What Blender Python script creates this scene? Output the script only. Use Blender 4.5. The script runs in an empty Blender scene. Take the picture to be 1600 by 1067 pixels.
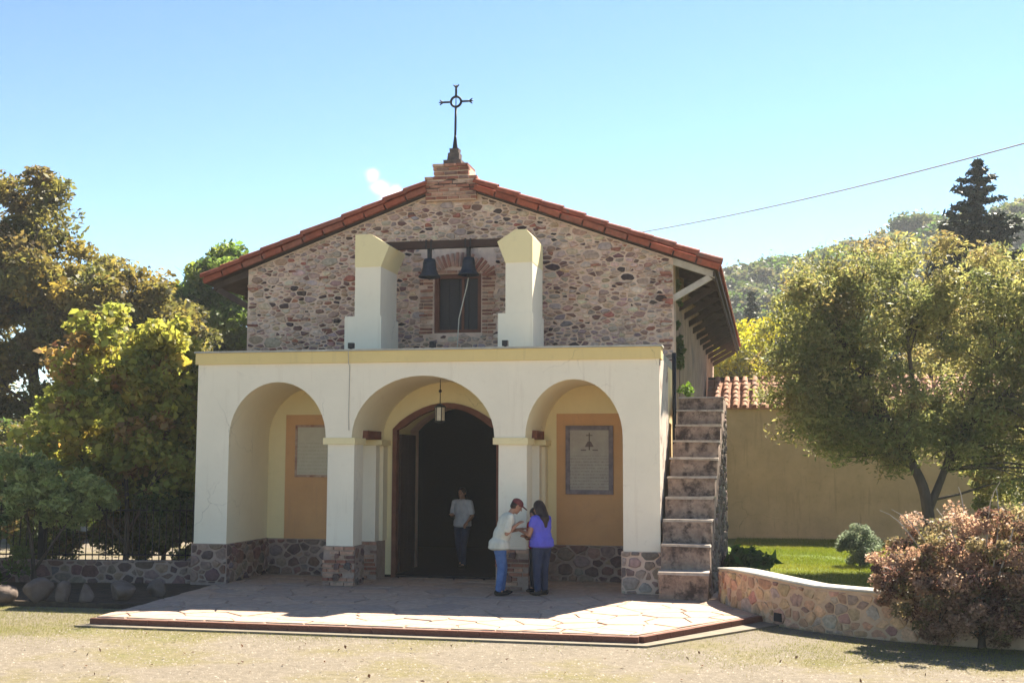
import bpy, bmesh, math, random
import numpy as np
from mathutils import Vector, Matrix, Euler
SC = bpy.context.scene
COL = SC.collection
PI = math.pi

# ------------------------------------------------------------------ camera
cam_d = bpy.data.cameras.new('camera'); cam = bpy.data.objects.new('camera', cam_d); COL.objects.link(cam)
YAW, PITCH, ROLL = -0.2069, 0.0959, 0.0034
_f = Vector((math.sin(YAW)*math.cos(PITCH), math.cos(YAW)*math.cos(PITCH), math.sin(PITCH)))
_r0 = Vector((math.cos(YAW), -math.sin(YAW), 0)); _u0 = _r0.cross(_f)
_r = math.cos(ROLL)*_r0 + math.sin(ROLL)*_u0; _u = -math.sin(ROLL)*_r0 + math.cos(ROLL)*_u0
M = Matrix((_r, _u, -_f)).transposed().to_4x4(); M.translation = Vector((1.808, -20.859, 2.251))
cam.matrix_world = M
cam_d.sensor_width = 36; cam_d.lens = 1906*36/1600; cam_d.clip_start = 0.1; cam_d.clip_end = 3000
SC.camera = cam
# ------------------------------------------------------------------ sky and sun
SUN = Vector((0.319, 0.83, 1.0)).normalized()
ELEV = math.asin(SUN.z); AZ = math.atan2(SUN.x, SUN.y)
W = bpy.data.worlds.new('World'); SC.world = W; W.use_nodes = True
nt = W.node_tree; nt.nodes.clear()
wo = nt.nodes.new('ShaderNodeOutputWorld'); bg = nt.nodes.new('ShaderNodeBackground')
sky = nt.nodes.new('ShaderNodeTexSky'); sky.sky_type = 'NISHITA'; sky.sun_disc = False
sky.sun_elevation = ELEV; sky.sun_rotation = AZ
sky.air_density = 1.0; sky.dust_density = 0.2; sky.ozone_density = 3.0; sky.altitude = 700
bg.inputs['Strength'].default_value = 0.06
# a small white cloud low over the roof
tcw = nt.nodes.new('ShaderNodeTexCoord')
cnz = nt.nodes.new('ShaderNodeTexNoise'); cnz.inputs['Scale'].default_value = 45; cnz.inputs['Detail'].default_value = 6; nt.links.new(tcw.outputs['Generated'], cnz.inputs['Vector'])
def _px(x, y): return (_f+_r*((x-800)/1906)-_u*((y-533.5)/1906)).normalized()
prev = None
for (cx_, cy_, rad_) in ((583, 272, 0.013), (597, 295, 0.016), (618, 300, 0.013), (604, 318, 0.022)):
    ds = nt.nodes.new('ShaderNodeVectorMath'); ds.operation = 'DISTANCE'; ds.inputs[1].default_value = _px(cx_, cy_); nt.links.new(tcw.outputs['Generated'], ds.inputs[0])
    ma = nt.nodes.new('ShaderNodeMath'); ma.operation = 'MULTIPLY_ADD'; ma.inputs[1].default_value = -1/rad_; ma.inputs[2].default_value = 0.55; nt.links.new(ds.outputs['Value'], ma.inputs[0])
    if prev is None: prev = ma
    else:
        mxx = nt.nodes.new('ShaderNodeMath'); mxx.operation = 'MAXIMUM'; nt.links.new(prev.outputs[0], mxx.inputs[0]); nt.links.new(ma.outputs[0], mxx.inputs[1]); prev = mxx
ad = nt.nodes.new('ShaderNodeMath'); ad.operation = 'ADD'; nt.links.new(prev.outputs[0], ad.inputs[0]); nt.links.new(cnz.outputs['Fac'], ad.inputs[1])
mr = nt.nodes.new('ShaderNodeMapRange'); mr.interpolation_type = 'SMOOTHSTEP'; mr.inputs['From Min'].default_value = 0.45; mr.inputs['From Max'].default_value = 1.05; mr.inputs['To Max'].default_value = 0.9; nt.links.new(ad.outputs[0], mr.inputs['Value'])
cmx = nt.nodes.new('ShaderNodeMix'); cmx.data_type = 'RGBA'; nt.links.new(mr.outputs[0], cmx.inputs[0]); tint = nt.nodes.new('ShaderNodeMix'); tint.data_type = 'RGBA'; tint.blend_type = 'MULTIPLY'; tint.inputs[0].default_value = 1; tint.inputs[7].default_value = (0.385, 0.412, 0.385, 1); gam = nt.nodes.new('ShaderNodeGamma'); gam.inputs[1].default_value = 1.35; nt.links.new(sky.outputs[0], gam.inputs[0]); nt.links.new(gam.outputs[0], tint.inputs[6]); nt.links.new(tint.outputs[2], cmx.inputs[6]); cmx.inputs[7].default_value = (5.6, 5.5, 5.4, 1)
nt.links.new(cmx.outputs[2], bg.inputs['Color']); nt.links.new(bg.outputs[0], wo.inputs[0])
sl = bpy.data.lights.new('sun', 'SUN'); sl.energy = 4.5; sl.angle = math.radians(0.53); sl.color = (1.0, 0.90, 0.73)
so = bpy.data.objects.new('sun', sl); COL.objects.link(so); so.location = (20, 60, 70)
so.rotation_euler = SUN.to_track_quat('Z', 'Y').to_euler()
SC.view_settings.view_transform = 'Standard'; SC.view_settings.look = 'None'
SC.view_settings.exposure = 2.2; SC.view_settings.gamma = 1.0; SC.view_settings.use_curve_mapping = False
SC.cycles.max_bounces = 8; SC.cycles.diffuse_bounces = 5; SC.cycles.transparent_max_bounces = 6
SC.cycles.volume_bounces = 1
SC.cycles.use_denoising = True
SC.cycles.sample_clamp_indirect = 8

# ------------------------------------------------------------------ materials
def nodes(name):
    m = bpy.data.materials.new(name); m.use_nodes = True
    t = m.node_tree; b = t.nodes['Principled BSDF']
    return m, t, b
def N(t, typ, **kw):
    n = t.nodes.new(typ)
    for k, v in kw.items():
        if k in ('blend_type', 'data_type', 'operation', 'attribute_name', 'feature', 'noise_dimensions', 'musgrave_type', 'wave_type', 'bands_direction', 'distance', 'clamp', 'interpolation'):
            setattr(n, k, v)
        else:
            n.inputs[k].default_value = v
    return n
def ramp(t, stops, interp='LINEAR'):
    r = t.nodes.new('ShaderNodeValToRGB'); r.color_ramp.interpolation = interp
    e = r.color_ramp.elements
    while len(e) < len(stops): e.new(0.5)
    for i, (p, c) in enumerate(stops):
        e[i].position = p; e[i].color = (c[0], c[1], c[2], 1) if hasattr(c, '__len__') else (c, c, c, 1)
    return r
def coords(t, kind='Object', scale=None):
    tc = t.nodes.new('ShaderNodeTexCoord')
    if scale is None: return tc.outputs[kind]
    mp = t.nodes.new('ShaderNodeMapping'); mp.inputs['Scale'].default_value = scale
    t.links.new(tc.outputs[kind], mp.inputs[0]); return mp.outputs[0]
def mixc(t, fac, a, b, blend='MIX'):
    m = t.nodes.new('ShaderNodeMix'); m.data_type = 'RGBA'; m.blend_type = blend
    for sock, v in ((m.inputs[0], fac), (m.inputs[6], a), (m.inputs[7], b)):
        if hasattr(v, 'links') or hasattr(v, 'is_linked'): t.links.new(v, sock)
        elif hasattr(v, '__len__'): sock.default_value = (v[0], v[1], v[2], 1)
        else: sock.default_value = v
    return m.outputs[2]
def bump(t, b, h, strength, dist=0.01):
    n = t.nodes.new('ShaderNodeBump'); n.inputs['Strength'].default_value = strength; n.inputs['Distance'].default_value = dist
    t.links.new(h, n.inputs['Height']); t.links.new(n.outputs[0], b.inputs['Normal'])
def noise(t, vec, scale, detail=5, rough=0.6):
    n = N(t, 'ShaderNodeTexNoise', Scale=scale, Detail=detail, Roughness=rough); t.links.new(vec, n.inputs['Vector']); return n.outputs['Fac']

def mat_mottle(name, c1, c2, scale=4, rough=0.85, bscale=40, bstr=0.3, bdist=0.005, c3=None, c3scale=1.2, c3lo=0.55, c3hi=0.7, vec='Object', vscale=None):
    m, t, b = nodes(name); v = coords(t, vec, vscale)
    n1 = noise(t, v, scale)
    r = ramp(t, [(0.3, c1), (0.7, c2)]); t.links.new(n1, r.inputs[0]); c = r.outputs[0]
    if c3:
        n3 = noise(t, v, c3scale, 8, 0.7); r3 = ramp(t, [(c3lo, 0.0), (c3hi, 1.0)]); t.links.new(n3, r3.inputs[0])
        c = mixc(t, r3.outputs[0], c, c3)
    t.links.new(c, b.inputs['Base Color']); b.inputs['Roughness'].default_value = rough
    b.inputs['Specular IOR Level'].default_value = 0.25
    if bstr: bump(t, b, noise(t, v, bscale, 6, 0.65), bstr, bdist)
    return m
def mat_random(name, stops, rough=0.85, mscale=9, mamt=0.35, bscale=30, bstr=0.4, bdist=0.008, attr=False, lichen=None):
    """colour from each piece's own random number (or its colour attribute)"""
    m, t, b = nodes(name); v = coords(t)
    if attr:
        a = t.nodes.new('ShaderNodeAttribute'); a.attribute_name = 'Col'; c = a.outputs['Color']
    else:
        oi = t.nodes.new('ShaderNodeObjectInfo'); r = ramp(t, stops); t.links.new(oi.outputs['Random'], r.inputs[0]); c = r.outputs[0]
    geo = t.nodes.new('ShaderNodeNewGeometry')
    n1 = noise(t, geo.outputs['Position'], mscale, 6, 0.65)
    r2 = ramp(t, [(0.25, 1-mamt), (0.75, 1+mamt*0.6)]); t.links.new(n1, r2.inputs[0])
    c = mixc(t, 1.0, c, r2.outputs[0], 'MULTIPLY')
    if lichen:
        n3 = noise(t, geo.outputs['Position'], 3.1, 8, 0.75); r3 = ramp(t, [(0.56, 0.0), (0.68, 0.8)]); t.links.new(n3, r3.inputs[0])
        c = mixc(t, r3.outputs[0], c, lichen)
    t.links.new(c, b.inputs['Base Color']); b.inputs['Roughness'].default_value = rough
    b.inputs['Specular IOR Level'].default_value = 0.25
    bump(t, b, noise(t, geo.outputs['Position'], bscale, 6, 0.7), bstr, bdist)
    return m
def mat_leaf(name, trans=0.4, rough=0.55):
    m = bpy.data.materials.new(name); m.use_nodes = True; t = m.node_tree; t.nodes.clear()
    o = t.nodes.new('ShaderNodeOutputMaterial'); a = t.nodes.new('ShaderNodeAttribute'); a.attribute_name = 'Col'
    p = t.nodes.new('ShaderNodeBsdfPrincipled'); p.inputs['Roughness'].default_value = rough; p.inputs['Specular IOR Level'].default_value = 0.3
    tr = t.nodes.new('ShaderNodeBsdfTranslucent'); mx = t.nodes.new('ShaderNodeMixShader'); mx.inputs[0].default_value = trans
    hs = t.nodes.new('ShaderNodeHueSaturation'); hs.inputs['Saturation'].default_value = 1.1; hs.inputs['Value'].default_value = 1.25
    t.links.new(a.outputs['Color'], p.inputs['Base Color']); t.links.new(a.outputs['Color'], hs.inputs['Color']); t.links.new(hs.outputs[0], tr.inputs['Color'])
    t.links.new(p.outputs[0], mx.inputs[1]); t.links.new(tr.outputs[0], mx.inputs[2]); t.links.new(mx.outputs[0], o.inputs[0])
    return m
def mat_plain(name, c, rough=0.6, metal=0.0, var=0.15, scale=20, bstr=0.1):
    c2 = tuple(min(1, x*(1+var)) for x in c); c1 = tuple(x*(1-var) for x in c)
    m = mat_mottle(name, c1, c2, scale, rough, scale*3, bstr, 0.003)
    m.node_tree.nodes['Principled BSDF'].inputs['Metallic'].default_value = metal
    return m

def mat_plaster(name, base, dirt, streak=0.5, dark=0.93, patch=0.25):
    m, t, b = nodes(name); v = coords(t)
    n1 = noise(t, v, 1.3, 6, 0.6); r = ramp(t, [(0.3, tuple(x*dark for x in base)), (0.7, base)]); t.links.new(n1, r.inputs[0])
    vs = coords(t, 'Object', (3.0, 3.0, 0.22)); n2 = noise(t, vs, 2.2, 7, 0.7)
    r2 = ramp(t, [(0.56, 0.0), (0.78, streak)]); t.links.new(n2, r2.inputs[0])
    c = mixc(t, r2.outputs[0], r.outputs[0], dirt)
    n3 = noise(t, v, 7, 8, 0.75); r3 = ramp(t, [(0.55, 0.0), (0.72, patch)]); t.links.new(n3, r3.inputs[0])
    c = mixc(t, r3.outputs[0], c, dirt)
    # hairline cracks
    nv = N(t, 'ShaderNodeTexNoise', Scale=2.5, Detail=5); t.links.new(v, nv.inputs['Vector'])
    vm = t.nodes.new('ShaderNodeVectorMath'); vm.operation = 'MULTIPLY_ADD'; vm.inputs[1].default_value = (0.5, 0.5, 0.5); t.links.new(nv.outputs['Color'], vm.inputs[0]); t.links.new(v, vm.inputs[2])
    vo = t.nodes.new('ShaderNodeTexVoronoi'); vo.feature = 'DISTANCE_TO_EDGE'; vo.inputs['Scale'].default_value = 0.75; t.links.new(vm.outputs[0], vo.inputs['Vector'])
    rc_ = ramp(t, [(0.0, 1.0), (0.0055, 0.0)]); t.links.new(vo.outputs['Distance'], rc_.inputs[0])
    rm = ramp(t, [(0.5, 0.0), (0.62, 0.55)]); t.links.new(noise(t, v, 0.9, 4), rm.inputs[0])
    ck = N(t, 'ShaderNodeMath', operation='MULTIPLY'); t.links.new(rc_.outputs[0], ck.inputs[0]); t.links.new(rm.outputs[0], ck.inputs[1])
    c = mixc(t, ck.outputs[0], c, tuple(x*0.55 for x in dirt))
    t.links.new(c, b.inputs['Base Color']); b.inputs['Roughness'].default_value = 0.9; b.inputs['Specular IOR Level'].default_value = 0.2
    bump(t, b, noise(t, v, 6, 8, 0.6), 0.45, 0.015)
    return m

MT = {}
MT['white'] = mat_plaster('white limewash', (0.87, 0.77, 0.61), (0.62, 0.50, 0.37), 0.45)
MT['cream'] = mat_plaster('cream limewash', (0.84, 0.70, 0.40), (0.66, 0.52, 0.30), 0.3)
MT['soffit'] = mat_plaster('bounce tinted cream limewash', (0.84, 0.73, 0.51), (0.66, 0.55, 0.37), 0.3)  # limewash made creamier, warm bounced light put into its colour
MT['yellow'] = mat_plaster('yellow ochre trim', (0.76, 0.58, 0.26), (0.52, 0.40, 0.21), 0.6)
MT['ochre'] = mat_plaster('orange ochre panel', (0.66, 0.36, 0.165), (0.48, 0.27, 0.16), 0.8, 0.85, 0.5)
MT['worn'] = mat_mottle('worn plaster', (0.50, 0.42, 0.36), (0.62, 0.55, 0.47), 3, c3=(0.24, 0.15, 0.12), c3scale=2.2, c3lo=0.52, c3hi=0.62)
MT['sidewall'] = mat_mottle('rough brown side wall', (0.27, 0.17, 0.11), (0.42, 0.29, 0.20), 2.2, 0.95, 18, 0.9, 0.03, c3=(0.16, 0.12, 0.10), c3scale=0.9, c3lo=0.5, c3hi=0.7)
MT['garden'] = mat_plaster('buff garden wall plaster', (0.72, 0.50, 0.28), (0.42, 0.27, 0.16), 0.9, 0.78, 0.6)
MT['mortar'] = mat_mottle('lime mortar', (0.62, 0.43, 0.325), (0.80, 0.58, 0.45), 6, 0.95, 28, 0.9, 0.02, c3=(0.22, 0.17, 0.16), c3scale=1.1, c3lo=0.55, c3hi=0.75)
MT['wallmortar'] = mat_mottle('warm wall mortar', (0.50, 0.32, 0.20), (0.62, 0.42, 0.28), 6, 0.95, 28, 0.9, 0.02)
MT['mortar_dark'] = mat_mottle('plinth mortar', (0.30, 0.21, 0.17), (0.44, 0.32, 0.26), 6, 0.95, 28, 0.9, 0.02)
MT['stone'] = mat_random('rubble stone', None, attr=True, mscale=14, mamt=0.45, bscale=22, bstr=0.8, bdist=0.02)
MT['brick'] = mat_random('old brick', [(0.0, (0.20, 0.075, 0.055)), (0.3, (0.36, 0.14, 0.09)), (0.55, (0.48, 0.25, 0.17)), (0.8, (0.55, 0.36, 0.26)), (1.0, (0.17, 0.08, 0.07))], bstr=0.8, mamt=0.5)
MT['tile'] = mat_random('terracotta tile', [(0.0, (0.26, 0.065, 0.035)), (0.5, (0.36, 0.09, 0.045)), (1.0, (0.30, 0.10, 0.06))], mamt=0.4, lichen=(0.13, 0.10, 0.08))
MT['oldtile'] = mat_random('weathered roof tile', [(0.0, (0.42, 0.19, 0.11)), (0.5, (0.50, 0.26, 0.16)), (1.0, (0.36, 0.19, 0.13))], mamt=0.4, lichen=(0.30, 0.24, 0.19))
MT['flag'] = mat_random('flagstone', [(0.0, (0.40, 0.285, 0.215)), (0.35, (0.46, 0.33, 0.245)), (0.7, (0.35, 0.265, 0.215)), (1.0, (0.48, 0.325, 0.23))], mamt=0.3, bscale=12, bstr=0.5, bdist=0.01)
MT['edge'] = mat_mottle('red brick edging', (0.13, 0.052, 0.036), (0.21, 0.09, 0.06), 9, bstr=0.5)
MT['concrete'] = mat_mottle('pale concrete', (0.14, 0.118, 0.088), (0.21, 0.178, 0.135), 5, bstr=0.8)
MT['step'] = mat_mottle('stair plaster', (0.20, 0.13, 0.10), (0.46, 0.33, 0.25), 6, c3=(0.075, 0.05, 0.042), c3scale=3.2, c3lo=0.47, c3hi=0.60, bstr=1.0, bscale=16, bdist=0.04)
MT['tread'] = mat_mottle('stair tread cement', (0.30, 0.25, 0.21), (0.48, 0.41, 0.35), 7, bstr=0.8, c3=(0.18, 0.13, 0.11), c3scale=4)
MT['coping'] = mat_mottle('cement coping', (0.32, 0.30, 0.26), (0.48, 0.455, 0.40), 5, bstr=0.6)
MT['wood'] = mat_mottle('dark wood', (0.035, 0.018, 0.014), (0.065, 0.033, 0.024), 5, 0.7, 30, 0.5, 0.006, vscale=(1, 1, 8))
MT['redwood'] = mat_mottle('red brown wood', (0.12, 0.042, 0.026), (0.20, 0.075, 0.045), 5, 0.65, 30, 0.4, 0.005)
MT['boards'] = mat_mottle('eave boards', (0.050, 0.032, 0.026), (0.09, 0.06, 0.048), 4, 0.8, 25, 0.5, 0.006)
MT['palewood'] = mat_mottle('weathered pale wood', (0.42, 0.35, 0.29), (0.56, 0.49, 0.42), 6, 0.8, 30, 0.5, 0.006)
MT['iron'] = mat_plain('black iron', (0.022, 0.022, 0.026), 0.55, 0.3)
MT['bronze'] = mat_plain('aged bell bronze', (0.035, 0.042, 0.055), 0.5, 0.55, 0.35)
MT['cable'] = mat_plain('grey cable', (0.42, 0.38, 0.34), 0.6)
MT['rope'] = mat_plain('pale rope', (0.55, 0.50, 0.42), 0.9)
MT['darkstone'] = mat_mottle('dark cross base stone', (0.07, 0.055, 0.05), (0.16, 0.12, 0.10), 8, bstr=0.7)
MT['glasspane'] = mat_plain('dark window shutter', (0.035, 0.026, 0.028), 0.45)
MT['marble'] = None
MT['bark'] = mat_mottle('bark', (0.055, 0.040, 0.030), (0.12, 0.09, 0.07), 8, 0.9, 25, 0.9, 0.02, vscale=(1, 1, 0.3))
MT['leaf'] = mat_leaf('leaf', 0.55)
MT['needle'] = mat_leaf('needle', 0.12)
MT['grassblade'] = mat_leaf('grass blade', 0.35)
MT['soil'] = mat_mottle('garden soil', (0.045, 0.032, 0.024), (0.09, 0.065, 0.045), 6, 0.95, 18, 0.9, 0.03)
MT['pebble'] = mat_random('pebble', None, attr=True, mamt=0.2, bstr=0.2)
MT['rock'] = mat_mottle('garden boulder', (0.09, 0.068, 0.056), (0.17, 0.13, 0.11), 5, 0.9, 12, 0.8, 0.03)
MT['interior'] = mat_plain('nave shade black', (0.020, 0.017, 0.018), 0.9)  # near-black colour stands in for the shade inside the nave
MT['glass'] = mat_plain('lantern glass', (0.50, 0.40, 0.28), 0.25)

def mat_ground():
    m, t, b = nodes('dry ground'); v = coords(t)
    n1 = noise(t, v, 0.45, 8, 0.62); n2 = noise(t, v, 9, 8, 0.75); n3 = noise(t, v, 60, 4, 0.7)
    r1 = ramp(t, [(0.30, (0.175, 0.150, 0.118)), (0.48, (0.205, 0.175, 0.138)), (0.60, (0.185, 0.16, 0.09)), (0.75, (0.135, 0.138, 0.05))]); t.links.new(n1, r1.inputs[0])
    r2 = ramp(t, [(0.28, 0.62), (0.7, 1.12)]); t.links.new(n2, r2.inputs[0])
    r3 = ramp(t, [(0.3, 0.85), (0.7, 1.08)]); t.links.new(n3, r3.inputs[0])
    c = mixc(t, 1.0, r1.outputs[0], r2.outputs[0], 'MULTIPLY'); c = mixc(t, 1.0, c, r3.outputs[0], 'MULTIPLY')
    t.links.new(c, b.inputs['Base Color']); b.inputs['Roughness'].default_value = 0.95; b.inputs['Specular IOR Level'].default_value = 0.1
    bump(t, b, n2, 0.8, 0.03)
    return m
MT['ground'] = mat_ground()
MT['lawn'] = mat_mottle('lawn earth', (0.07, 0.11, 0.018), (0.14, 0.19, 0.03), 3, 0.95, 60, 0.8, 0.02)
MT['hill'] = mat_mottle('hill scrub', (0.055, 0.065, 0.025), (0.12, 0.11, 0.05), 0.12, 0.95, 0.8, 0.8, 0.8)

def mat_marble(name, base, ink, rows, seed, frame_tint):
    """pale slab with rows of worn, illegible incised lettering"""
    m, t, b = nodes(name); v = coords(t)
    n1 = noise(t, v, 5, 7, 0.7); r = ramp(t, [(0.3, frame_tint), (0.65, base)]); t.links.new(n1, r.inputs[0])
    sep = t.nodes.new('ShaderNodeSeparateXYZ'); t.links.new(v, sep.inputs[0])
    mu = N(t, 'ShaderNodeMath', operation='MULTIPLY'); mu.inputs[1].default_value = rows; t.links.new(sep.outputs[2], mu.inputs[0])
    fr = N(t, 'ShaderNodeMath', operation='FRACT'); t.links.new(mu.outputs[0], fr.inputs[0])
    lt = N(t, 'ShaderNodeMath', operation='LESS_THAN'); lt.inputs[1].default_value = 0.42; t.links.new(fr.outputs[0], lt.inputs[0])
    vs = coords(t, 'Object', (70, 1, rows*1.0)); n2 = N(t, 'ShaderNodeTexNoise', Scale=1.0, Detail=2); t.links.new(vs, n2.inputs['Vector'])
    gt = N(t, 'ShaderNodeMath', operation='GREATER_THAN'); gt.inputs[1].default_value = 0.5; t.links.new(n2.outputs['Fac'], gt.inputs[0])
    zl = N(t, 'ShaderNodeMath', operation='LESS_THAN'); zl.inputs[1].default_value = seed; t.links.new(sep.outputs[2], zl.inputs[0])
    a1 = N(t, 'ShaderNodeMath', operation='MULTIPLY'); t.links.new(lt.outputs[0], a1.inputs[0]); t.links.new(gt.outputs[0], a1.inputs[1])
    a2 = N(t, 'ShaderNodeMath', operation='MULTIPLY'); t.links.new(a1.outputs[0], a2.inputs[0]); t.links.new(zl.outputs[0], a2.inputs[1])
    a3 = N(t, 'ShaderNodeMath', operation='MULTIPLY'); t.links.new(a2.outputs[0], a3.inputs[0]); a3.inputs[1].default_value = 0.5
    c = mixc(t, a3.outputs[0], r.outputs[0], ink)
    t.links.new(c, b.inputs['Base Color']); b.inputs['Roughness'].default_value = 0.6
    bump(t, b, noise(t, v, 30), 0.2, 0.004)
    return m

# ------------------------------------------------------------------ mesh helpers
def np_mesh(name, V, F, cols=None, smooth=False):
    """V (n,3) array, F (m,k) array of one polygon size, cols (n,3)"""
    V = np.asarray(V, np.float32); F = np.asarray(F, np.int32); k = F.shape[1]
    me = bpy.data.meshes.new(name)
    me.vertices.add(len(V)); me.vertices.foreach_set('co', V.ravel())
    me.loops.add(F.size); me.loops.foreach_set('vertex_index', F.ravel())
    me.polygons.add(len(F)); me.polygons.foreach_set('loop_start', np.arange(0, F.size, k, dtype=np.int32))
    if smooth: me.polygons.foreach_set('use_smooth', np.ones(len(F), bool))
    me.update(calc_edges=True)
    if cols is not None:
        a = me.color_attributes.new('Col', 'FLOAT_COLOR', 'POINT')
        c4 = np.ones((len(V), 4), np.float32); c4[:, :3] = cols; a.data.foreach_set('color', c4.ravel())
    return me
def py_mesh(name, V, F, col=None):
    me = bpy.data.meshes.new(name); me.from_pydata([tuple(v) for v in V], [], [tuple(f) for f in F]); me.update()
    if col is not None:
        a = me.color_attributes.new('Col', 'FLOAT_COLOR', 'POINT')
        if np.ndim(col) == 1: c4 = np.tile(np.array([col[0], col[1], col[2], 1], np.float32), (len(V), 1))
        else: c4 = np.ones((len(V), 4), np.float32); c4[:, :3] = col
        a.data.foreach_set('color', c4.ravel())
    return me
def link(name, me, mat, parent=None, loc=(0, 0, 0), rot=(0, 0, 0), scale=(1, 1, 1)):
    o = bpy.data.objects.new(name, me); COL.objects.link(o)
    if mat is not None and not me.materials:
        for x in (mat if isinstance(mat, (list, tuple)) else [mat]): me.materials.append(MT[x] if isinstance(x, str) else x)
    o.location = loc; o.rotation_euler = rot; o.scale = scale
    if parent is not None: o.parent = parent
    return o
def thing(name, label, cat, loc=(0, 0, 0), rotz=0, group=None):
    o = bpy.data.objects.new(name, None); COL.objects.link(o); o.location = loc; o.rotation_euler = (0, 0, rotz)
    o.empty_display_size = 0.2
    return tag(o, label, cat, group)
def tag(o, label=None, cat=None, group=None, kind=None):
    if label: o['label'] = label
    if cat: o['category'] = cat
    if group: o['group'] = group
    if kind: o['kind'] = kind
    return o
def fin(bm, name, bevel=0, segs=1, ang=30, smooth=True):
    if bevel:
        es = [e for e in bm.edges if len(e.link_faces) == 2 and e.calc_face_angle(0) > math.radians(ang)]
        bmesh.ops.bevel(bm, geom=es, offset=bevel, segments=segs, affect='EDGES', clamp_overlap=True)
    bmesh.ops.recalc_face_normals(bm, faces=bm.faces)
    for f in bm.faces: f.smooth = smooth
    for e in bm.edges: e.smooth = e.calc_face_angle(0) < math.radians(32) if len(e.link_faces) == 2 else True
    me = bpy.data.meshes.new(name); bm.to_mesh(me); bm.free(); return me
def bm_box(bm, x0, x1, y0, y1, z0, z1):
    vs = [bm.verts.new(p) for p in ((x0, y0, z0), (x1, y0, z0), (x1, y1, z0), (x0, y1, z0), (x0, y0, z1), (x1, y0, z1), (x1, y1, z1), (x0, y1, z1))]
    for f in ((0, 3, 2, 1), (4, 5, 6, 7), (0, 1, 5, 4), (1, 2, 6, 5), (2, 3, 7, 6), (3, 0, 4, 7)): bm.faces.new([vs[i] for i in f])
def box(name, x0, x1, y0, y1, z0, z1, mat, parent=None, bevel=0.01, **k):
    bm = bmesh.new(); bm_box(bm, x0, x1, y0, y1, z0, z1); return link(name, fin(bm, name, bevel), mat, parent, **k)
def bm_prism(bm, pts, y0, y1):
    """outline in x,z pushed from y0 to y1"""
    a = [bm.verts.new((x, y0, z)) for x, z in pts]; b = [bm.verts.new((x, y1, z)) for x, z in pts]
    bm.faces.new(a); bm.faces.new(b[::-1]); n = len(pts)
    for i in range(n): bm.faces.new((a[i], b[i], b[(i+1) % n], a[(i+1) % n]))
def prism(name, pts, y0, y1, mat, parent=None, bevel=0.0, **k):
    bm = bmesh.new(); bm_prism(bm, pts, y0, y1); return link(name, fin(bm, name, bevel), mat, parent, **k)
def bm_slab(bm, pts, z0, z1):
    a = [bm.verts.new((x, y, z0)) for x, y in pts]; b = [bm.verts.new((x, y, z1)) for x, y in pts]
    bm.faces.new(a[::-1]); bm.faces.new(b); n = len(pts)
    for i in range(n): bm.faces.new((a[i], a[(i+1) % n], b[(i+1) % n], b[i]))
def slab(name, pts, z0, z1, mat, parent=None, bevel=0.0, **k):
    bm = bmesh.new(); bm_slab(bm, pts, z0, z1); return link(name, fin(bm, name, bevel), mat, parent, **k)
def tube_vf(pts, rad, n=7, cap=True):
    pts = [Vector(p) for p in pts]; V = []; F = []
    up = Vector((0.13, 0.21, 0.97))
    for i, p in enumerate(pts):
        d = (pts[min(i+1, len(pts)-1)] - pts[max(i-1, 0)]).normalized()
        a = d.cross(up)
        if a.length < 0.05: a = d.cross(Vector((1, 0, 0)))
        a.normalize(); b = d.cross(a)
        r = rad[i] if hasattr(rad, '__len__') else rad
        for k in range(n):
            t = 2*PI*k/n; V.append(p + r*(math.cos(t)*a + math.sin(t)*b))
    for i in range(len(pts)-1):
        for k in range(n): F.append((i*n+k, i*n+(k+1) % n, (i+1)*n+(k+1) % n, (i+1)*n+k))
    if cap:
        F.append(tuple(range(n))[::-1]); F.append(tuple((len(pts)-1)*n+k for k in range(n)))
    return V, F
def tube(name, pts, rad, mat, parent=None, n=7, **k):
    V, F = tube_vf(pts, rad, n); me = py_mesh(name, V, F)
    me.polygons.foreach_set('use_smooth', [True]*len(me.polygons)); return link(name, me, mat, parent, **k)
def lathe(name, prof, mat, parent=None, n=28, **k):
    V = []; F = []
    for r, z in prof:
        for i in range(n): V.append((r*math.cos(2*PI*i/n), r*math.sin(2*PI*i/n), z))
    for j in range(len(prof)-1):
        for i in range(n): F.append((j*n+i, j*n+(i+1) % n, (j+1)*n+(i+1) % n, (j+1)*n+i))
    F.append(tuple(range(n))[::-1]); F.append(tuple((len(prof)-1)*n+i for i in range(n)))
    me = py_mesh(name, V, F); me.polygons.foreach_set('use_smooth', [True]*len(me.polygons)); return link(name, me, mat, parent, **k)

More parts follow.
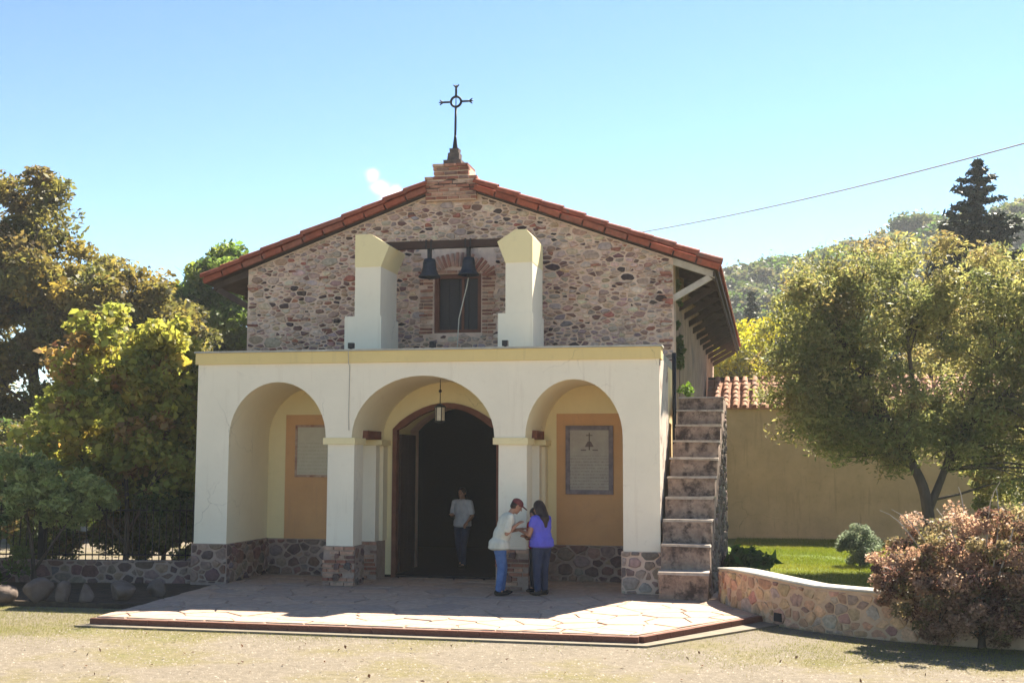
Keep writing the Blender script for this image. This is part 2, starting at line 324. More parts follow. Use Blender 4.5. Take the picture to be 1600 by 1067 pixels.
# ------------------------------------------------------------------ rubble: dart-thrown stones on a sheet
PAL = [((0.55, 0.365, 0.285), 4.4), ((0.42, 0.25, 0.195), 3.0), ((0.20, 0.11, 0.092), 1.5), ((0.42, 0.31, 0.265), 2.6), ((0.085, 0.055, 0.052), 1.0), ((0.66, 0.48, 0.375), 5.0), ((0.50, 0.33, 0.21), 1.4), ((0.38, 0.15, 0.10), 1.2)]
def pick(rng, pal):
    w = np.array([p[1] for p in pal], float); i = rng.choice(len(pal), p=w/w.sum())
    return np.clip(np.array(pal[i][0])*rng.uniform(0.8, 1.2)*(1+rng.normal(0, 0.05, 3)), 0.01, 0.9)
def pack(w, h, specs, rng, inside=None, res=0.0125, gap=0.012):
    nx, ny = int(w/res)+1, int(h/res)+1
    gx, gy = np.meshgrid((np.arange(nx)+0.5)*res, (np.arange(ny)+0.5)*res)
    occ = np.zeros((ny, nx), bool) if inside is None else ~inside(gx, gy)
    out = []
    for tries, rmin, rmax, amin, amax in specs:
        for _ in range(tries):
            cx, cy = rng.uniform(0, w), rng.uniform(0, h)
            ix, iy = int(cx/res), int(cy/res)
            if occ[min(iy, ny-1), min(ix, nx-1)]: continue
            r = rng.uniform(rmin, rmax); asp = rng.uniform(amin, amax)
            n = int(rng.integers(8, 11)) if r > 0.07 else 6
            th = (np.arange(n)+rng.uniform(-0.42, 0.42, n))*2*PI/n
            rot = rng.normal(0, 0.22)
            sq = (np.abs(np.cos(th))**3.6+np.abs(np.sin(th))**3.6)**(-1/3.6)
            rr = r*sq*rng.uniform(0.66, 1.12, n)
            px = rr*np.cos(th); py = rr*np.sin(th)/asp
            c, s = math.cos(rot), math.sin(rot)
            P = np.stack([cx+px*c-py*s, cy+px*s+py*c], 1)
            G = P+(P-[cx, cy])/np.linalg.norm(P-[cx, cy], axis=1)[:, None]*gap
            x0, x1 = int(G[:, 0].min()/res), int(G[:, 0].max()/res)+1; y0, y1 = int(G[:, 1].min()/res), int(G[:, 1].max()/res)+1
            if x0 < 0 or y0 < 0 or x1 > nx or y1 > ny: continue
            wx, wy = gx[y0:y1, x0:x1], gy[y0:y1, x0:x1]
            ins = np.ones(wx.shape, bool)
            for k in range(n):   # star-shaped: radial comparison per wedge is costly, half-planes of the hull are near enough
                a, b = G[k], G[(k+1) % n]
                ins &= (b[0]-a[0])*(wy-a[1])-(b[1]-a[1])*(wx-a[0]) > -0.006*r
            if (occ[y0:y1, x0:x1] & ins).any(): continue
            occ[y0:y1, x0:x1] |= ins
            out.append((P, r))
    return out
def clip(poly, nrm, d):
    out = []; m = len(poly)
    for i in range(m):
        a, b = poly[i], poly[(i+1) % m]; da = a[0]*nrm[0]+a[1]*nrm[1]-d; db = b[0]*nrm[0]+b[1]*nrm[1]-d
        if da <= 0: out.append(a)
        if da*db < 0: t = da/(da-db); out.append((a[0]+(b[0]-a[0])*t, a[1]+(b[1]-a[1])*t))
    return out
def rubble(w, h, classes, rng, stretch=1.6, joint=(0.007, 0.02), keep=None, planes=(), jit=0.075):
    """tight rubble: circles of mixed size grown to meet each other (power cells), corners worn off"""
    H = h*stretch; C = np.empty((0, 2)); R = np.empty(0)
    for tries, r0, r1 in classes:
        for _ in range(tries):
            q = rng.uniform((-0.05, -0.05), (w+0.05, H+0.05)); r = rng.uniform(r0, r1)
            if len(R) == 0 or (((C-q)**2).sum(1) > ((R+r)*0.93)**2).all(): C = np.vstack([C, q]); R = np.append(R, r)
    out = []
    for i in range(len(R)):
        c = C[i]
        if keep is not None and not keep(c[0], c[1]/stretch): continue
        d = C-c; d2 = (d**2).sum(1); near = np.nonzero((d2 > 0) & (d2 < (R[i]+R+0.30)**2))[0]; near = near[np.argsort(d2[near])][:26]
        e = R[i]+0.22; poly = [(c[0]-e, c[1]-e), (c[0]+e, c[1]-e), (c[0]+e, c[1]+e), (c[0]-e, c[1]+e)]
        for x0, y0, dd in ((-1, 0, 0.0), (1, 0, w), (0, -1, 0.0), (0, 1, H)): poly = clip(poly, (x0, y0), dd)
        for j in near:
            L = math.sqrt(d2[j]); n_ = d[j]/L; t = (d2[j]+R[i]**2-R[j]**2)/(2*L); poly = clip(poly, n_, c@n_+t)
            if len(poly) < 3: break
        if len(poly) < 3: continue
        P = np.array(poly); P[:, 1] /= stretch; c = P.mean(0)
        for n_, dd in planes:
            q = clip([tuple(p) for p in P], n_, dd)
            if len(q) < 3: P = None; break
            P = np.array(q)
        if P is None: continue
        P = np.concatenate([np.stack([P*0.87+np.roll(P, 1, 0)*0.13, P*0.87+np.roll(P, -1, 0)*0.13], 1)]).reshape(-1, 2)
        ar = 0.5*abs(np.dot(P[:, 0], np.roll(P[:, 1], 1))-np.dot(P[:, 1], np.roll(P[:, 0], 1))); r = math.sqrt(ar/PI)
        if r < 0.012: continue
        c = P.mean(0); v = P-c; l = np.linalg.norm(v, axis=1)[:, None]
        P = c+v*np.clip(1-rng.uniform(*joint)/l, 0.25, 1)*rng.uniform(1-jit, 1+jit, l.shape)*rng.choice([1, 1, 1, 0.9, 0.8])
        if np.cross(P[1]-P[0], P[2]-P[1]) < 0: P = P[::-1]
        out.append((P, r))
    return out
def stone_vf(P, mp, proud, rng):
    """mp(u, v, out) -> world point"""
    c = P.mean(0); n = len(P); V = []; F = []
    big = n > 7
    rings = [(1.0, -0.02), (0.97, proud*0.55), (0.80, proud)] if big else [(1.0, -0.02), (0.86, proud)]
    tilt = rng.normal(0, 0.10, 2)
    for s, o in rings:
        for q in P:
            d = (q-c)*s; V.append(mp(c[0]+d[0], c[1]+d[1], o+(d@tilt+rng.normal(0, 0.0025) if o > 0 else 0)))
    V.append(mp(c[0], c[1], proud*1.08+0.003))
    for j in range(len(rings)-1):
        for i in range(n): F.append((j*n+i, j*n+(i+1) % n, (j+1)*n+(i+1) % n, (j+1)*n+i))
    j = len(rings)-1
    for i in range(n): F.append((j*n+i, j*n+(i+1) % n, len(V)-1))
    return V, F
def lay_stones(stones, mp, parent, rng, single=999, rmin=0.05, proud=(0.012, 0.034), pal=PAL, tint=None):
    """the largest become parts of their own, the rest one joined part"""
    stones = sorted(stones, key=lambda s: -s[1]); AV, AF, AC = [], [], []
    for i, (P, r) in enumerate(stones):
        col = pick(rng, pal)
        if tint is not None: col = tint(P.mean(0), col)
        V, F = stone_vf(P, mp, rng.uniform(*proud), rng)
        if i < single and r > rmin:
            me = py_mesh('stone', V, F, col); link('stone', me, 'stone', parent)
        else:
            o = len(AV); AV += V; AF += [tuple(x+o for x in f) for f in F]; AC += [col]*len(V)
    if AV:
        me = py_mesh('small_stones', AV, AF, np.array(AC)); tag(link('small_stones', me, 'stone', parent), kind='stuff')
_bm = bmesh.new(); bm_box(_bm, -0.5, 0.5, -0.5, 0.5, -0.5, 0.5)
BRICK = fin(_bm, 'brick', 0.06, 1, smooth=False); BRICK.materials.append(MT['brick'])
def brick(parent, c, size, rot=(0, 0, 0)):
    o = bpy.data.objects.new('brick', BRICK); COL.objects.link(o); o.parent = parent; o.location = c; o.scale = size; o.rotation_euler = rot; return o

EDGE = BRICK.copy(); EDGE.materials.clear(); EDGE.materials.append(MT['edge'])
# =================================================================== SETTING
ground = slab('ground', [(-700, -60), (700, -60), (700, 900), (-700, 900)], -0.6, -0.12, 'ground'); tag(ground, kind='structure')
# hill behind, on the right
def hill_z(x, y):
    a = 33*np.exp(-((x-30)/85.0)**2)*np.exp(-((y-190)/60.0)**2)
    b = 30*np.exp(-((x-130)/70.0)**2)*np.exp(-((y-210)/70.0)**2)
    return a+b+1.2*np.sin(x*0.11+1)*np.cos(y*0.09)*np.clip((a+b)/8, 0, 1)-0.6
gx, gy = np.meshgrid(np.linspace(-120, 300, 90), np.linspace(60, 420, 70)); gz = hill_z(gx, gy)
V = np.stack([gx.ravel(), gy.ravel(), gz.ravel()], 1); nxg = 90
idx = np.arange(89)[None, :]+np.arange(69)[:, None]*nxg
F = np.stack([idx.ravel(), idx.ravel()+1, idx.ravel()+nxg+1, idx.ravel()+nxg], 1)
tag(link('hill', np_mesh('hill', V, F, smooth=True), 'hill'), kind='structure')

# pavement of crazy flagstones
PAVE = [(-7.62, -4.80), (0.12, -4.88), (1.62, -2.35), (0.95, -0.85), (0.95, 1.80), (-7.95, 1.80), (-7.95, -0.5)]
pav = slab('pavement', PAVE, -0.35, -0.014, 'mortar_dark'); tag(pav, kind='structure')
rng = np.random.default_rng(5)
sites = []
for _ in range(6000):
    q = np.array([rng.uniform(-8.1, 1.7), rng.uniform(-4.95, 1.9)])
    dmin = rng.choice([0.42, 0.6, 0.78])
    if all((((q-s)*[0.8, 1.15])**2).sum() > dmin**2 for s in sites): sites.append(q)
HULL = [np.array(p) for p in [(-7.60, -4.76), (0.11, -4.84), (1.56, -2.35), (1.0, -0.85), (0.93, 1.80), (-7.92, 1.80), (-7.92, -0.5)]]
for s in sites:
    poly = [np.array(p) for p in HULL]
    for q in sites:
        d = q-s; L = math.hypot(*d)
        if 0 < L < 2.6:
            n_ = d/L; poly = clip(poly, n_, s@n_+L/2-rng.uniform(0.008, 0.02))
            if len(poly) < 3: break
    if len(poly) < 3: continue
    P = np.array(poly); c = P.mean(0)
    ar = 0.5*abs(np.dot(P[:, 0], np.roll(P[:, 1], 1))-np.dot(P[:, 1], np.roll(P[:, 0], 1)))
    if ar < 0.01: continue
    t = rng.normal(0, 0.004, 2); z = rng.uniform(-0.003, 0.006); V = []; n = len(P)
    for sc, zz in ((1.0, -0.03), (1.0, -0.006), (0.965, 0.0)):
        for q in P:
            d = (q-c)*sc; V.append((c[0]+d[0]+rng.normal(0, 0.004), c[1]+d[1], zz+z+d@t))
    F = [(j*n+i, j*n+(i+1) % n, (j+1)*n+(i+1) % n, (j+1)*n+i) for j in (0, 1) for i in range(n)]+[tuple(2*n+i for i in range(n))]
    if np.cross(P[1]-P[0], P[2]-P[1]) < 0: F = [f[::-1] for f in F]
    link('flagstone', py_mesh('flagstone', V, F), 'flag', pav)
# red edging bricks along the front, laid end to end
def edging(a, b, n):
    a, b = Vector((a[0], a[1], 0)), Vector((b[0], b[1], 0)); d = (b-a)/n; ang = math.atan2(d.y, d.x)
    for i in range(n):
        c = a+d*(i+0.5); o = brick(pav, (c.x, c.y+0.045, -0.066), (d.length-0.006, 0.10, 0.100+random.uniform(-0.004, 0.004)), (random.uniform(-.02, .02), 0, ang+random.uniform(-.01, .01))); o.name = 'edging_brick'; o.data = EDGE
random.seed(3)
edging((-7.66, -4.85), (0.14, -4.93), 26); edging((0.16, -4.92), (1.66, -2.37), 10)
apron = slab('concrete_apron', [(-7.78, -5.05), (0.26, -5.13), (1.95, -2.62), (1.6, -2.2), (0.12, -4.7), (-7.6, -4.7)], -0.3, -0.092, 'concrete'); tag(apron, kind='structure')
# planting bed on the left
bed = slab('planting_bed', [(-16, -3.15), (-8.2, -3.0), (-7.7, -2.6), (-8.0, -0.4), (-8.0, 0.6), (-16, 0.6)], -0.3, -0.04, 'soil'); tag(bed, kind='structure')
# lawn behind the low wall
WALLP = [(0.98, -0.35), (1.02, -0.75), (1.18, -1.35), (1.45, -2.0), (1.85, -2.6), (2.40, -3.13), (3.05, -3.6), (3.8, -3.98), (4.7, -4.2), (6.2, -4.35)]
lawn_pts = [(x+0.12, y+0.1) for x, y in WALLP]+[(14, -4.2), (14, 14.3), (0.03, 14.3), (0.03, 3.0), (1.0, 2.9)]
lawn = slab('lawn', lawn_pts, -0.3, 0.06, 'lawn'); tag(lawn, kind='structure')

# =================================================================== CHAPEL
chapel = thing('chapel', 'old stone chapel with white three-arched portico and red tiled gable roof', 'chapel', (-4.25, 3.0, 0))
def CH(o):  # keep world placement while parented to the chapel's root
    o.parent = chapel; o.location = Vector(o.location)-chapel.location; return o
AX, RZ, SL = -4.46, 8.02, 0.365          # ridge line x, height, slope
def roof_z(x): return RZ-SL*abs(x-AX)
def arch_pts(x0, x1, zs, zt, n=22):
    """from x1 side to x0 side over the top"""
    cx, rx, rz = (x0+x1)/2, (x1-x0)/2, zt-zs
    return [(cx+rx*math.cos(PI*i/n), zs+rz*math.sin(PI*i/n)) for i in range(n+1)]
DOOR = [(-3.16, 0.0), (-3.16, 2.82)]
_n = 14
for i in range(1, _n):
    t = i/_n; DOOR.append((-3.16-2.14*t, 2.82+0.50*math.sin(PI*t)**0.8))
DOOR += [(-5.30, 2.82), (-5.30, 0.0)]
# gable wall
gp = [(0.03, -0.1), (0.03, roof_z(0.03)-0.19), (AX, RZ-0.19), (-8.90, roof_z(-8.90)-0.19), (-8.90, -0.1)]
gp = [(-8.90, -0.1)]+[(x, z if z > 0 else -0.1) for x, z in DOOR[::-1]]+[(0.03, -0.1), (0.03, roof_z(0.03)-0.19), (AX, RZ-0.19), (-8.90, roof_z(-8.90)-0.19)]
def boolean_cut(o, boxes):
    bm = bmesh.new()
    for b_ in boxes: bm_box(bm, *b_)
    me = bpy.data.meshes.new('cut'); bm.to_mesh(me); bm.free(); c = bpy.data.objects.new('cut', me); COL.objects.link(c)
    m = o.modifiers.new('b', 'BOOLEAN'); m.operation = 'DIFFERENCE'; m.object = c; m.solver = 'EXACT'
    dg = bpy.context.evaluated_depsgraph_get(); new = bpy.data.meshes.new_from_object(o.evaluated_get(dg))
    o.modifiers.clear(); old = o.data; o.data = new; bpy.data.objects.remove(c); bpy.data.meshes.remove(me); bpy.data.meshes.remove(old)
gable = prism('gable_wall', gp, 3.0, 3.6, 'mortar'); WX0, WX1, WZ0, WZ1 = -4.83, -3.84, 4.79, 6.0
boolean_cut(gable, [(WX0, WX1, 2.5, 3.3, WZ0, WZ1)])
CH(gable)
# rubble on the gable
rng = np.random.default_rng(11)
ox, oz = -8.90, 4.16
def inside_gable(u, v):
    x, z = u+ox, v+oz
    ok = z < RZ-0.24-SL*np.abs(x-AX)
    ok &= ~((x > WX0-0.30) & (x < WX1+0.30) & (z < 6.5) & (z > WZ0-0.12))          # brick surround of the window
    ok &= ~((x > -5.05) & (x < -3.87) & (z > 7.42))
    return ok & (x > -8.88) & (x < 0.01)
def keep_gable(u, v): return bool(inside_gable(np.array(u), np.array(min(v, 3.62)) if False else np.array(v-0.06)))
_sn = math.hypot(1, SL)
st = rubble(8.93, 3.9, ((25, 0.15, 0.20), (330, 0.09, 0.14), (5000, 0.055, 0.09), (10000, 0.03, 0.055)), rng, 1.85, (0.006, 0.026), keep_gable,
            [((SL/_sn, 1/_sn), (RZ-0.22-oz+SL*(AX-ox))/_sn), ((-SL/_sn, 1/_sn), (RZ-0.22-oz-SL*(AX-ox))/_sn)])
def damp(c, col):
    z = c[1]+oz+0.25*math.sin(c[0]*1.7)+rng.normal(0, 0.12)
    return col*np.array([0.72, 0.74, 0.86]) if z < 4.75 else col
_org = gable.location.copy()
def mp_gable(u, v, o): return Vector((u+ox, 3.0-o, v+oz))
lay_stones(st, mp_gable, gable, rng, single=225, rmin=0.055, proud=(0.012, 0.045), tint=damp)
for o in gable.children: o.matrix_parent_inverse = Matrix.Translation(-(Vector((-4.25, 3.0, 0))+gable.location))
def GB(c, s, rot=(0, 0, 0)):
    o = brick(gable, c, s, rot); o.matrix_parent_inverse = Matrix.Translation(-(Vector((-4.25, 3.0, 0))+gable.location)); return o
# brick window surround: flat bricks with stones between, and a soldier arch
random.seed(8)
z = WZ0-0.06
while z < 6.0:
    for side in (-1, 1):
        x = (WX0-0.02) if side < 0 else (WX1+0.02)
        L = random.choice([0.13, 0.24, 0.27]); off = 0
        while off < 0.27:
            L = min(random.choice([0.12, 0.2, 0.27]), 0.29-off)
            if L > 0.05 and random.random() < 0.9:
                GB((x+side*(off+L/2), 3.0, z+random.uniform(-.006, .006)), (L-0.018, 0.06+random.uniform(0, .02), 0.042+random.uniform(-.006, .006)), (0, random.uniform(-.05, .05), 0))
            off += L
    z += 0.072
for i in range(19):
    t = i/18; a = math.radians(152-124*t); cx, cz, R = -4.335, 5.62, 0.72
    L = random.choice([0.2, 0.26, 0.3])
    GB((cx+(R+0.08)*math.cos(a)*0.98, 3.0, cz+(R*0.82)*math.sin(a)+0.08), (L, 0.07+random.uniform(0, .02), 0.05), (0, -a, 0))
for i in range(4): GB((-4.68+i*0.235, 3.0, 6.045), (0.21, 0.06, 0.045), (0, random.uniform(-.03, .03), 0))
# stepped brick finial base at the apex
box('apex_core', -4.985, -3.935, 2.87, 3.55, 7.50, 8.0, 'mortar', gable, 0.01); box('apex_core', -4.815, -4.095, 2.88, 3.5, 8.0, 8.2, 'mortar', gable, 0.01)
for o in gable.children:
    if o.name.startswith('apex'): o.matrix_parent_inverse = Matrix.Translation(-(Vector((-4.25, 3.0, 0))+gable.location))
for k, (x0, x1, zz) in enumerate([(-5.0, -3.92, 7.55), (-5.0, -3.92, 7.63), (-5.0, -3.92, 7.71), (-5.0, -3.92, 7.79), (-5.0, -3.92, 7.87), (-5.02, -3.90, 7.965), (-4.83, -4.08, 8.06), (-4.84, -4.07, 8.15), (-4.85, -4.06, 8.225)]):
    x = x0-(0.12 if k % 2 else 0)
    while x < x1:
        L = random.uniform(0.2, 0.3); a, b_ = max(x, x0), min(x+L, x1)
        if b_-a > 0.04: GB(((a+b_)/2, 2.90 if k < 8 else 3.15, zz), (b_-a-0.02, 0.12 if k < 8 else 0.66, 0.055), (0, random.uniform(-.025, .025), 0))
        x += L
# a few loose brick courses in the rubble (edges and bands)
for i in range(46):
    x = random.uniform(-8.8, -0.1); zz = random.uniform(4.3, roof_z(x)-0.35)
    if i < 16: x = random.choice([-8.78, -0.12]); zz = random.uniform(4.3, 6.0)
    if WX0-0.35 < x < WX1+0.35: continue
    GB((x, 2.995, zz), (random.uniform(0.15, 0.28), 0.06, 0.045), (0, random.uniform(-.08, .08), 0))
# window
win = thing('window', None, None); win.parent = chapel; win.location = Vector((WX0, 3.0, WZ0))-chapel.location
ww, wh = WX1-WX0, WZ1-WZ0
for nm, a in (('frame_jamb', (0.0, 0.085, 0.06, 0.2, 0, wh)), ('frame_jamb', (ww-0.085, ww, 0.06, 0.2, 0, wh)), ('frame_head', (0.085, ww-0.085, 0.062, 0.2, wh-0.085, wh)), ('frame_sill', (0.085, ww-0.085, 0.05, 0.2, 0, 0.07))):
    box(nm, *a, 'redwood', win, 0.006)
for i in range(4):
    x0 = 0.085+i*(ww-0.17)/4; box('shutter_board', x0+0.003, x0+(ww-0.17)/4-0.003, 0.14+0.004*(i % 2), 0.19, 0.07, wh-0.085, 'glasspane', win, 0.004)
box('mullion', ww*0.56, ww*0.61, 0.115, 0.15, 0.07, wh-0.085, 'redwood', win, 0.005)
# side and rear walls of the nave
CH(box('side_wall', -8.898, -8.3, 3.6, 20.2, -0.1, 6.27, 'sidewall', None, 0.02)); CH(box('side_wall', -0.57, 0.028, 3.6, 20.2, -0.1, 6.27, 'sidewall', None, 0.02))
CH(prism('rear_wall', [(-8.9, -0.1), (0.03, -0.1), (0.03, roof_z(0.03)-0.19), (AX, RZ-0.19), (-8.9, roof_z(-8.9)-0.19)], 20.2, 20.8, 'mortar'))
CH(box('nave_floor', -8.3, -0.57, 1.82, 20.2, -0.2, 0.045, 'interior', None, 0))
CH(box('nave_shade_lining', -8.30, -8.26, 3.62, 20.15, 0.05, 6.3, 'interior', None, 0)); CH(box('nave_shade_lining', -0.61, -0.57, 3.62, 20.15, 0.05, 6.3, 'interior', None, 0)); CH(box('nave_shade_lining', -8.26, -0.61, 9.0, 9.06, 0.05, 7.6, 'interior', None, 0))  # dark linings and a cross screen, added so the doorway stays black
# roof: deck, tiles
deck = [(-9.80, roof_z(-9.80)-0.06), (AX, RZ-0.06), (0.90, roof_z(0.90)-0.06), (0.90, roof_z(0.90)-0.16), (AX, RZ-0.18), (-9.80, roof_z(-9.80)-0.16)]
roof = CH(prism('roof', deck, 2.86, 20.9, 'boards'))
def RP(o): o.parent = roof; o.matrix_parent_inverse = Matrix.Translation(-(Vector((-4.25, 3.0, 0))+roof.location)); return o
for side in (-1, 1):
    xe = 0.95 if side > 0 else -9.85; nrow = 86; V = []; F = []; prof = 8; ns = 13
    ys = []
    for r_ in range(nrow):
        for k in range(prof+1): ys.append((3.0+r_*0.2085+0.2085*k/prof, math.sin(PI*k/prof)))
    m_ = len(ys)
    for j in range(ns):
        t0, t1 = j/ns, (j+1)/ns
        for t, lift in ((t0, 0.0), (t1, 0.03)):
            x = AX+(xe-AX)*t
            for (y, s_) in ys: V.append((x, y, roof_z(x)-0.055+lift+0.085*s_))
        b_ = j*2*m_
        for i in range(m_-1): F.append((b_+i, b_+i+1, b_+m_+i+1, b_+m_+i))
    b_ = (ns*2-1)*m_; e_ = len(V)
    for (y, s_) in ys: V.append((xe-0.01*side, y, roof_z(xe)-0.045+0.06*s_))
    for i in range(m_-1): F.append((b_+i, b_+i+1, e_+i+1, e_+i))
    tag(RP(link('roof_tiles', py_mesh('roof_tiles', V, F), 'tile')), kind='stuff')
# verge: flat bed tile and barrel cover tile, one by one
def barrel(name, r0, r1, L, th=0.018, n=9, spread=PI):
    V = []; F = []
    rows = []
    for (l, r) in ((0, r0), (L, r1)):
        for q in (r, r-th):
            row = []
            for k in range(n):
                a = PI/2-spread/2+spread*k/(n-1); V.append((l, -q*math.cos(a), q*math.sin(a))); row.append(len(V)-1)
            rows.append(row)
    o0, i0, o1, i1 = rows
    for k in range(n-1):
        F += [(o0[k], o0[k+1], o1[k+1], o1[k]), (i0[k+1], i0[k], i1[k], i1[k+1]), (o0[k+1], o0[k], i0[k], i0[k+1]), (o1[k], o1[k+1], i1[k+1], i1[k])]
    F += [(o0[0], o1[0], i1[0], i0[0]), (o0[-1], i0[-1], i1[-1], o1[-1])]
    me = py_mesh(name, V, F); return me
BT = barrel('verge_tile', 0.115, 0.10, 0.52, spread=PI*1.05); BT.materials.append(MT['tile'])
random.seed(21)
for side in (-1, 1):
    xs, xe = (AX+0.50*side, 0.95 if side > 0 else -9.85)
    n = 11; dx = (xe-xs)/n; ang = math.atan(SL)
    for i in range(n):
        x = xs+dx*i
        # cover tile: wide end downhill
        xb = x+dx*1.06; zb = roof_z(xb)+0.0
        o = RP(link('verge_tile', BT, None, None, (xb, 2.865+random.uniform(-.012, .012), zb+0.005+random.uniform(-.016, .012))))
        R_ = Matrix.Rotation(ang-0.03, 4, 'Y') @ Matrix.Rotation(PI, 4, 'Z') if side > 0 else Matrix.Rotation(-(ang-0.03), 4, 'Y')
        o.rotation_euler = R_.to_euler()
        # bed tile under it
        xm = x+dx/2
        b_ = box('bed_tile', -abs(dx)/2+0.004, abs(dx)/2-0.004, 0.0, 0.3, -0.07, 0.035, 'tile', None, 0.008)
        b_.location = (xm, 2.775+random.uniform(-.01, .012), roof_z(xm)-0.085+random.uniform(-.006, .006)); b_.rotation_euler = (random.uniform(-.03, .03), ang*side+random.uniform(-.012, .012), 0); RP(b_)
# eave brackets and rafters
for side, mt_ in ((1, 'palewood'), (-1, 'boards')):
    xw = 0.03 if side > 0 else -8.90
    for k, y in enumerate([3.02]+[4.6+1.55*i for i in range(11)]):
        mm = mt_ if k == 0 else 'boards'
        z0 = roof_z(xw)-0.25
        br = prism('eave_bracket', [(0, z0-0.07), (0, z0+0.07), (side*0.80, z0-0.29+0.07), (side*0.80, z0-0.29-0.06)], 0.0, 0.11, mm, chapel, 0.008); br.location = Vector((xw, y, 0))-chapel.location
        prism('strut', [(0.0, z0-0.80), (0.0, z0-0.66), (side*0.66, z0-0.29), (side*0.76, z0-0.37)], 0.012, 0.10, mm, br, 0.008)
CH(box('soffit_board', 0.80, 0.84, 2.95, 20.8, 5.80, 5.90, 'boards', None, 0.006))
# drainpipe at the corner of the portico
dp = CH(tube('drainpipe', [(0.09, 2.2, 4.25), (0.09, 2.2, 2.8), (0.09, 2.2, 2.3)], 0.04, 'iron'))

# ---------------- portico
HC = 4.0
ol = [(-8.50, 0.70), (-8.50, HC), (0.0, HC), (0.0, 0.70), (-0.63, 0.70)]
ol += arch_pts(-2.33, -0.63, 2.62, 3.63)
ol += arch_pts(-5.50, -2.88, 2.62, 3.72)
ol += arch_pts(-7.86, -5.99, 2.62, 3.63)
ol += [(-7.86, 0.70)]
bm = bmesh.new(); bm_prism(bm, ol, 0.0, 1.86)
me = fin(bm, 'portico_wall', 0.014, 2)
po = link('portico_wall', me, ['white', 'soffit', 'worn'])
for p in me.polygons:
    c = p.center
    if abs(p.normal.y) < 0.3 and -8.3 < c.x < -0.2 and c.z < 3.9: p.material_index = 1
    elif p.normal.x > 0.7 and c.x > -0.05: p.material_index = 2
CH(po)
bw = [(-8.49, 0.0)]+[(-5.30, 0.0)]+[(x, z) for x, z in DOOR[::-1]][1:-1]+[(-3.16, 0.0), (-0.01, 0.0), (-0.01, 3.98), (-8.49, 3.98)]
CH(prism('door_wall', bw, 1.835, 3.02, 'cream'))
CH(box('portico_roof', -8.49, -0.01, 0.03, 3.02, 3.985, 4.13, 'coping', None, 0.01))
CH(box('cornice', -8.54, 0.035, -0.045, 0.34, 3.965, 4.17, 'yellow', None, 0.02)); CH(box('cornice_cap', -8.56, 0.055, -0.075, 0.36, 4.172, 4.205, 'coping', None, 0.012))
# columns with abacus, bonded back to pilasters by a timber beam
for cx, ax0, ax1 in ((-5.70, -6.03, -5.43), (-2.555, -2.90, -2.28)):
    bm = bmesh.new(); bm_box(bm, cx-0.25, cx+0.25, 0.012, 0.50, 0.70, 2.50); CH(link('column', fin(bm, 'column', 0.07, 4), 'white'))
    CH(box('abacus', ax0, ax1, -0.03, 0.58, 2.502, 2.618, 'cream', None, 0.012))
    CH(box('timber_beam', cx-0.30, cx+0.305, 0.60, 1.40, 2.61, 2.76, 'redwood', None, 0.012))
    CH(box('pilaster', cx-0.27, cx+0.23, 1.32, 1.84, 0.70, 2.50, 'white', None, 0.012)); CH(box('pilaster', cx-0.36, cx+0.30, 1.56, 1.845, 0.70, 2.49, 'soffit', None, 0.012))
    CH(box('pilaster_cap', cx-0.42, cx+0.36, 1.25, 1.846, 2.503, 2.60, 'cream', None, 0.012))
    CH(box('pilaster_core', cx-0.30, cx+0.27, 1.30, 1.846, 0.0, 0.698, 'mortar_dark', None, 0.01)); PLC = globals().setdefault('PLC', {}); PLC[cx] = CH(box('column_plinth', cx-0.285, cx+0.285, -0.02, 0.535, 0.0, 0.698, 'mortar_dark', None, 0.01))
# ochre panels on the niche walls
for x0, x1 in ((-7.50, -6.25), (-2.09, -0.84)): CH(box('painted_panel', x0, x1, 1.822, 1.85, 0.66, 3.10, 'ochre', None, 0.006))
# door frame of timber following the arch
bm = bmesh.new(); A = DOOR[::-1]; cxd = -4.23; In = []
for (x, z) in A:
    nx_ = 0.085 if x < cxd else -0.085
    In.append((x+nx_*(1 if z <= 2.83 else abs(x-cxd)/1.07), z-(0.0 if z <= 0.001 else (0.02 if z <= 2.83 else 0.10))))
ring = A+In[::-1]; bm_prism(bm, ring, 1.80, 1.96); CH(link('door_frame', fin(bm, 'door_frame', 0.008), 'redwood'))
# two open door leaves folded back into the passage
for x in (-5.24, -3.27):
    lf = thing('door_leaf', None, None); lf.parent = chapel; lf.location = Vector((x, 1.98, 0.06))-chapel.location
    for i in range(4): box('plank', 0.0, 0.055, 0.01+i*0.255, 0.26+i*0.255, 0, 2.66, 'wood', lf, 0.006)
    for zz in (0.3, 1.3, 2.3): box('ledge', -0.012, 0.065, 0.03, 1.0, zz, zz+0.1, 'wood', lf, 0.006)

# rubble plinths
rng = np.random.default_rng(31)
PLP = [((0.26, 0.175, 0.14), 3), ((0.20, 0.11, 0.09), 3), ((0.12, 0.08, 0.075), 2), ((0.22, 0.165, 0.15), 1.6), ((0.30, 0.20, 0.145), 2.2)]
def plinth(name, bx, faces, mat='mortar_dark', pal=PLP, n_single=14, specs=((200, 0.11, 0.17, 1.0, 1.8), (600, 0.07, 0.12, 1.0, 2.2), (800, 0.04, 0.07, 1.0, 2.5))):
    o = box(name, *bx, mat, None, 0.02); o.parent = chapel; o.location = -chapel.location
    for org, u, nrm, w, h in faces:
        org, u, nrm = Vector(org), Vector(u), Vector(nrm)
        s = rubble(w, h, ((60, 0.13, 0.17), (600, 0.08, 0.13), (900, 0.045, 0.08)), rng, 1.3, (0.008, 0.022))
        lay_stones(s, lambda a, b_, q: org+u*a+Vector((0, 0, b_))+nrm*q, o, rng, n_single, 0.07, (0.015, 0.04), pal)
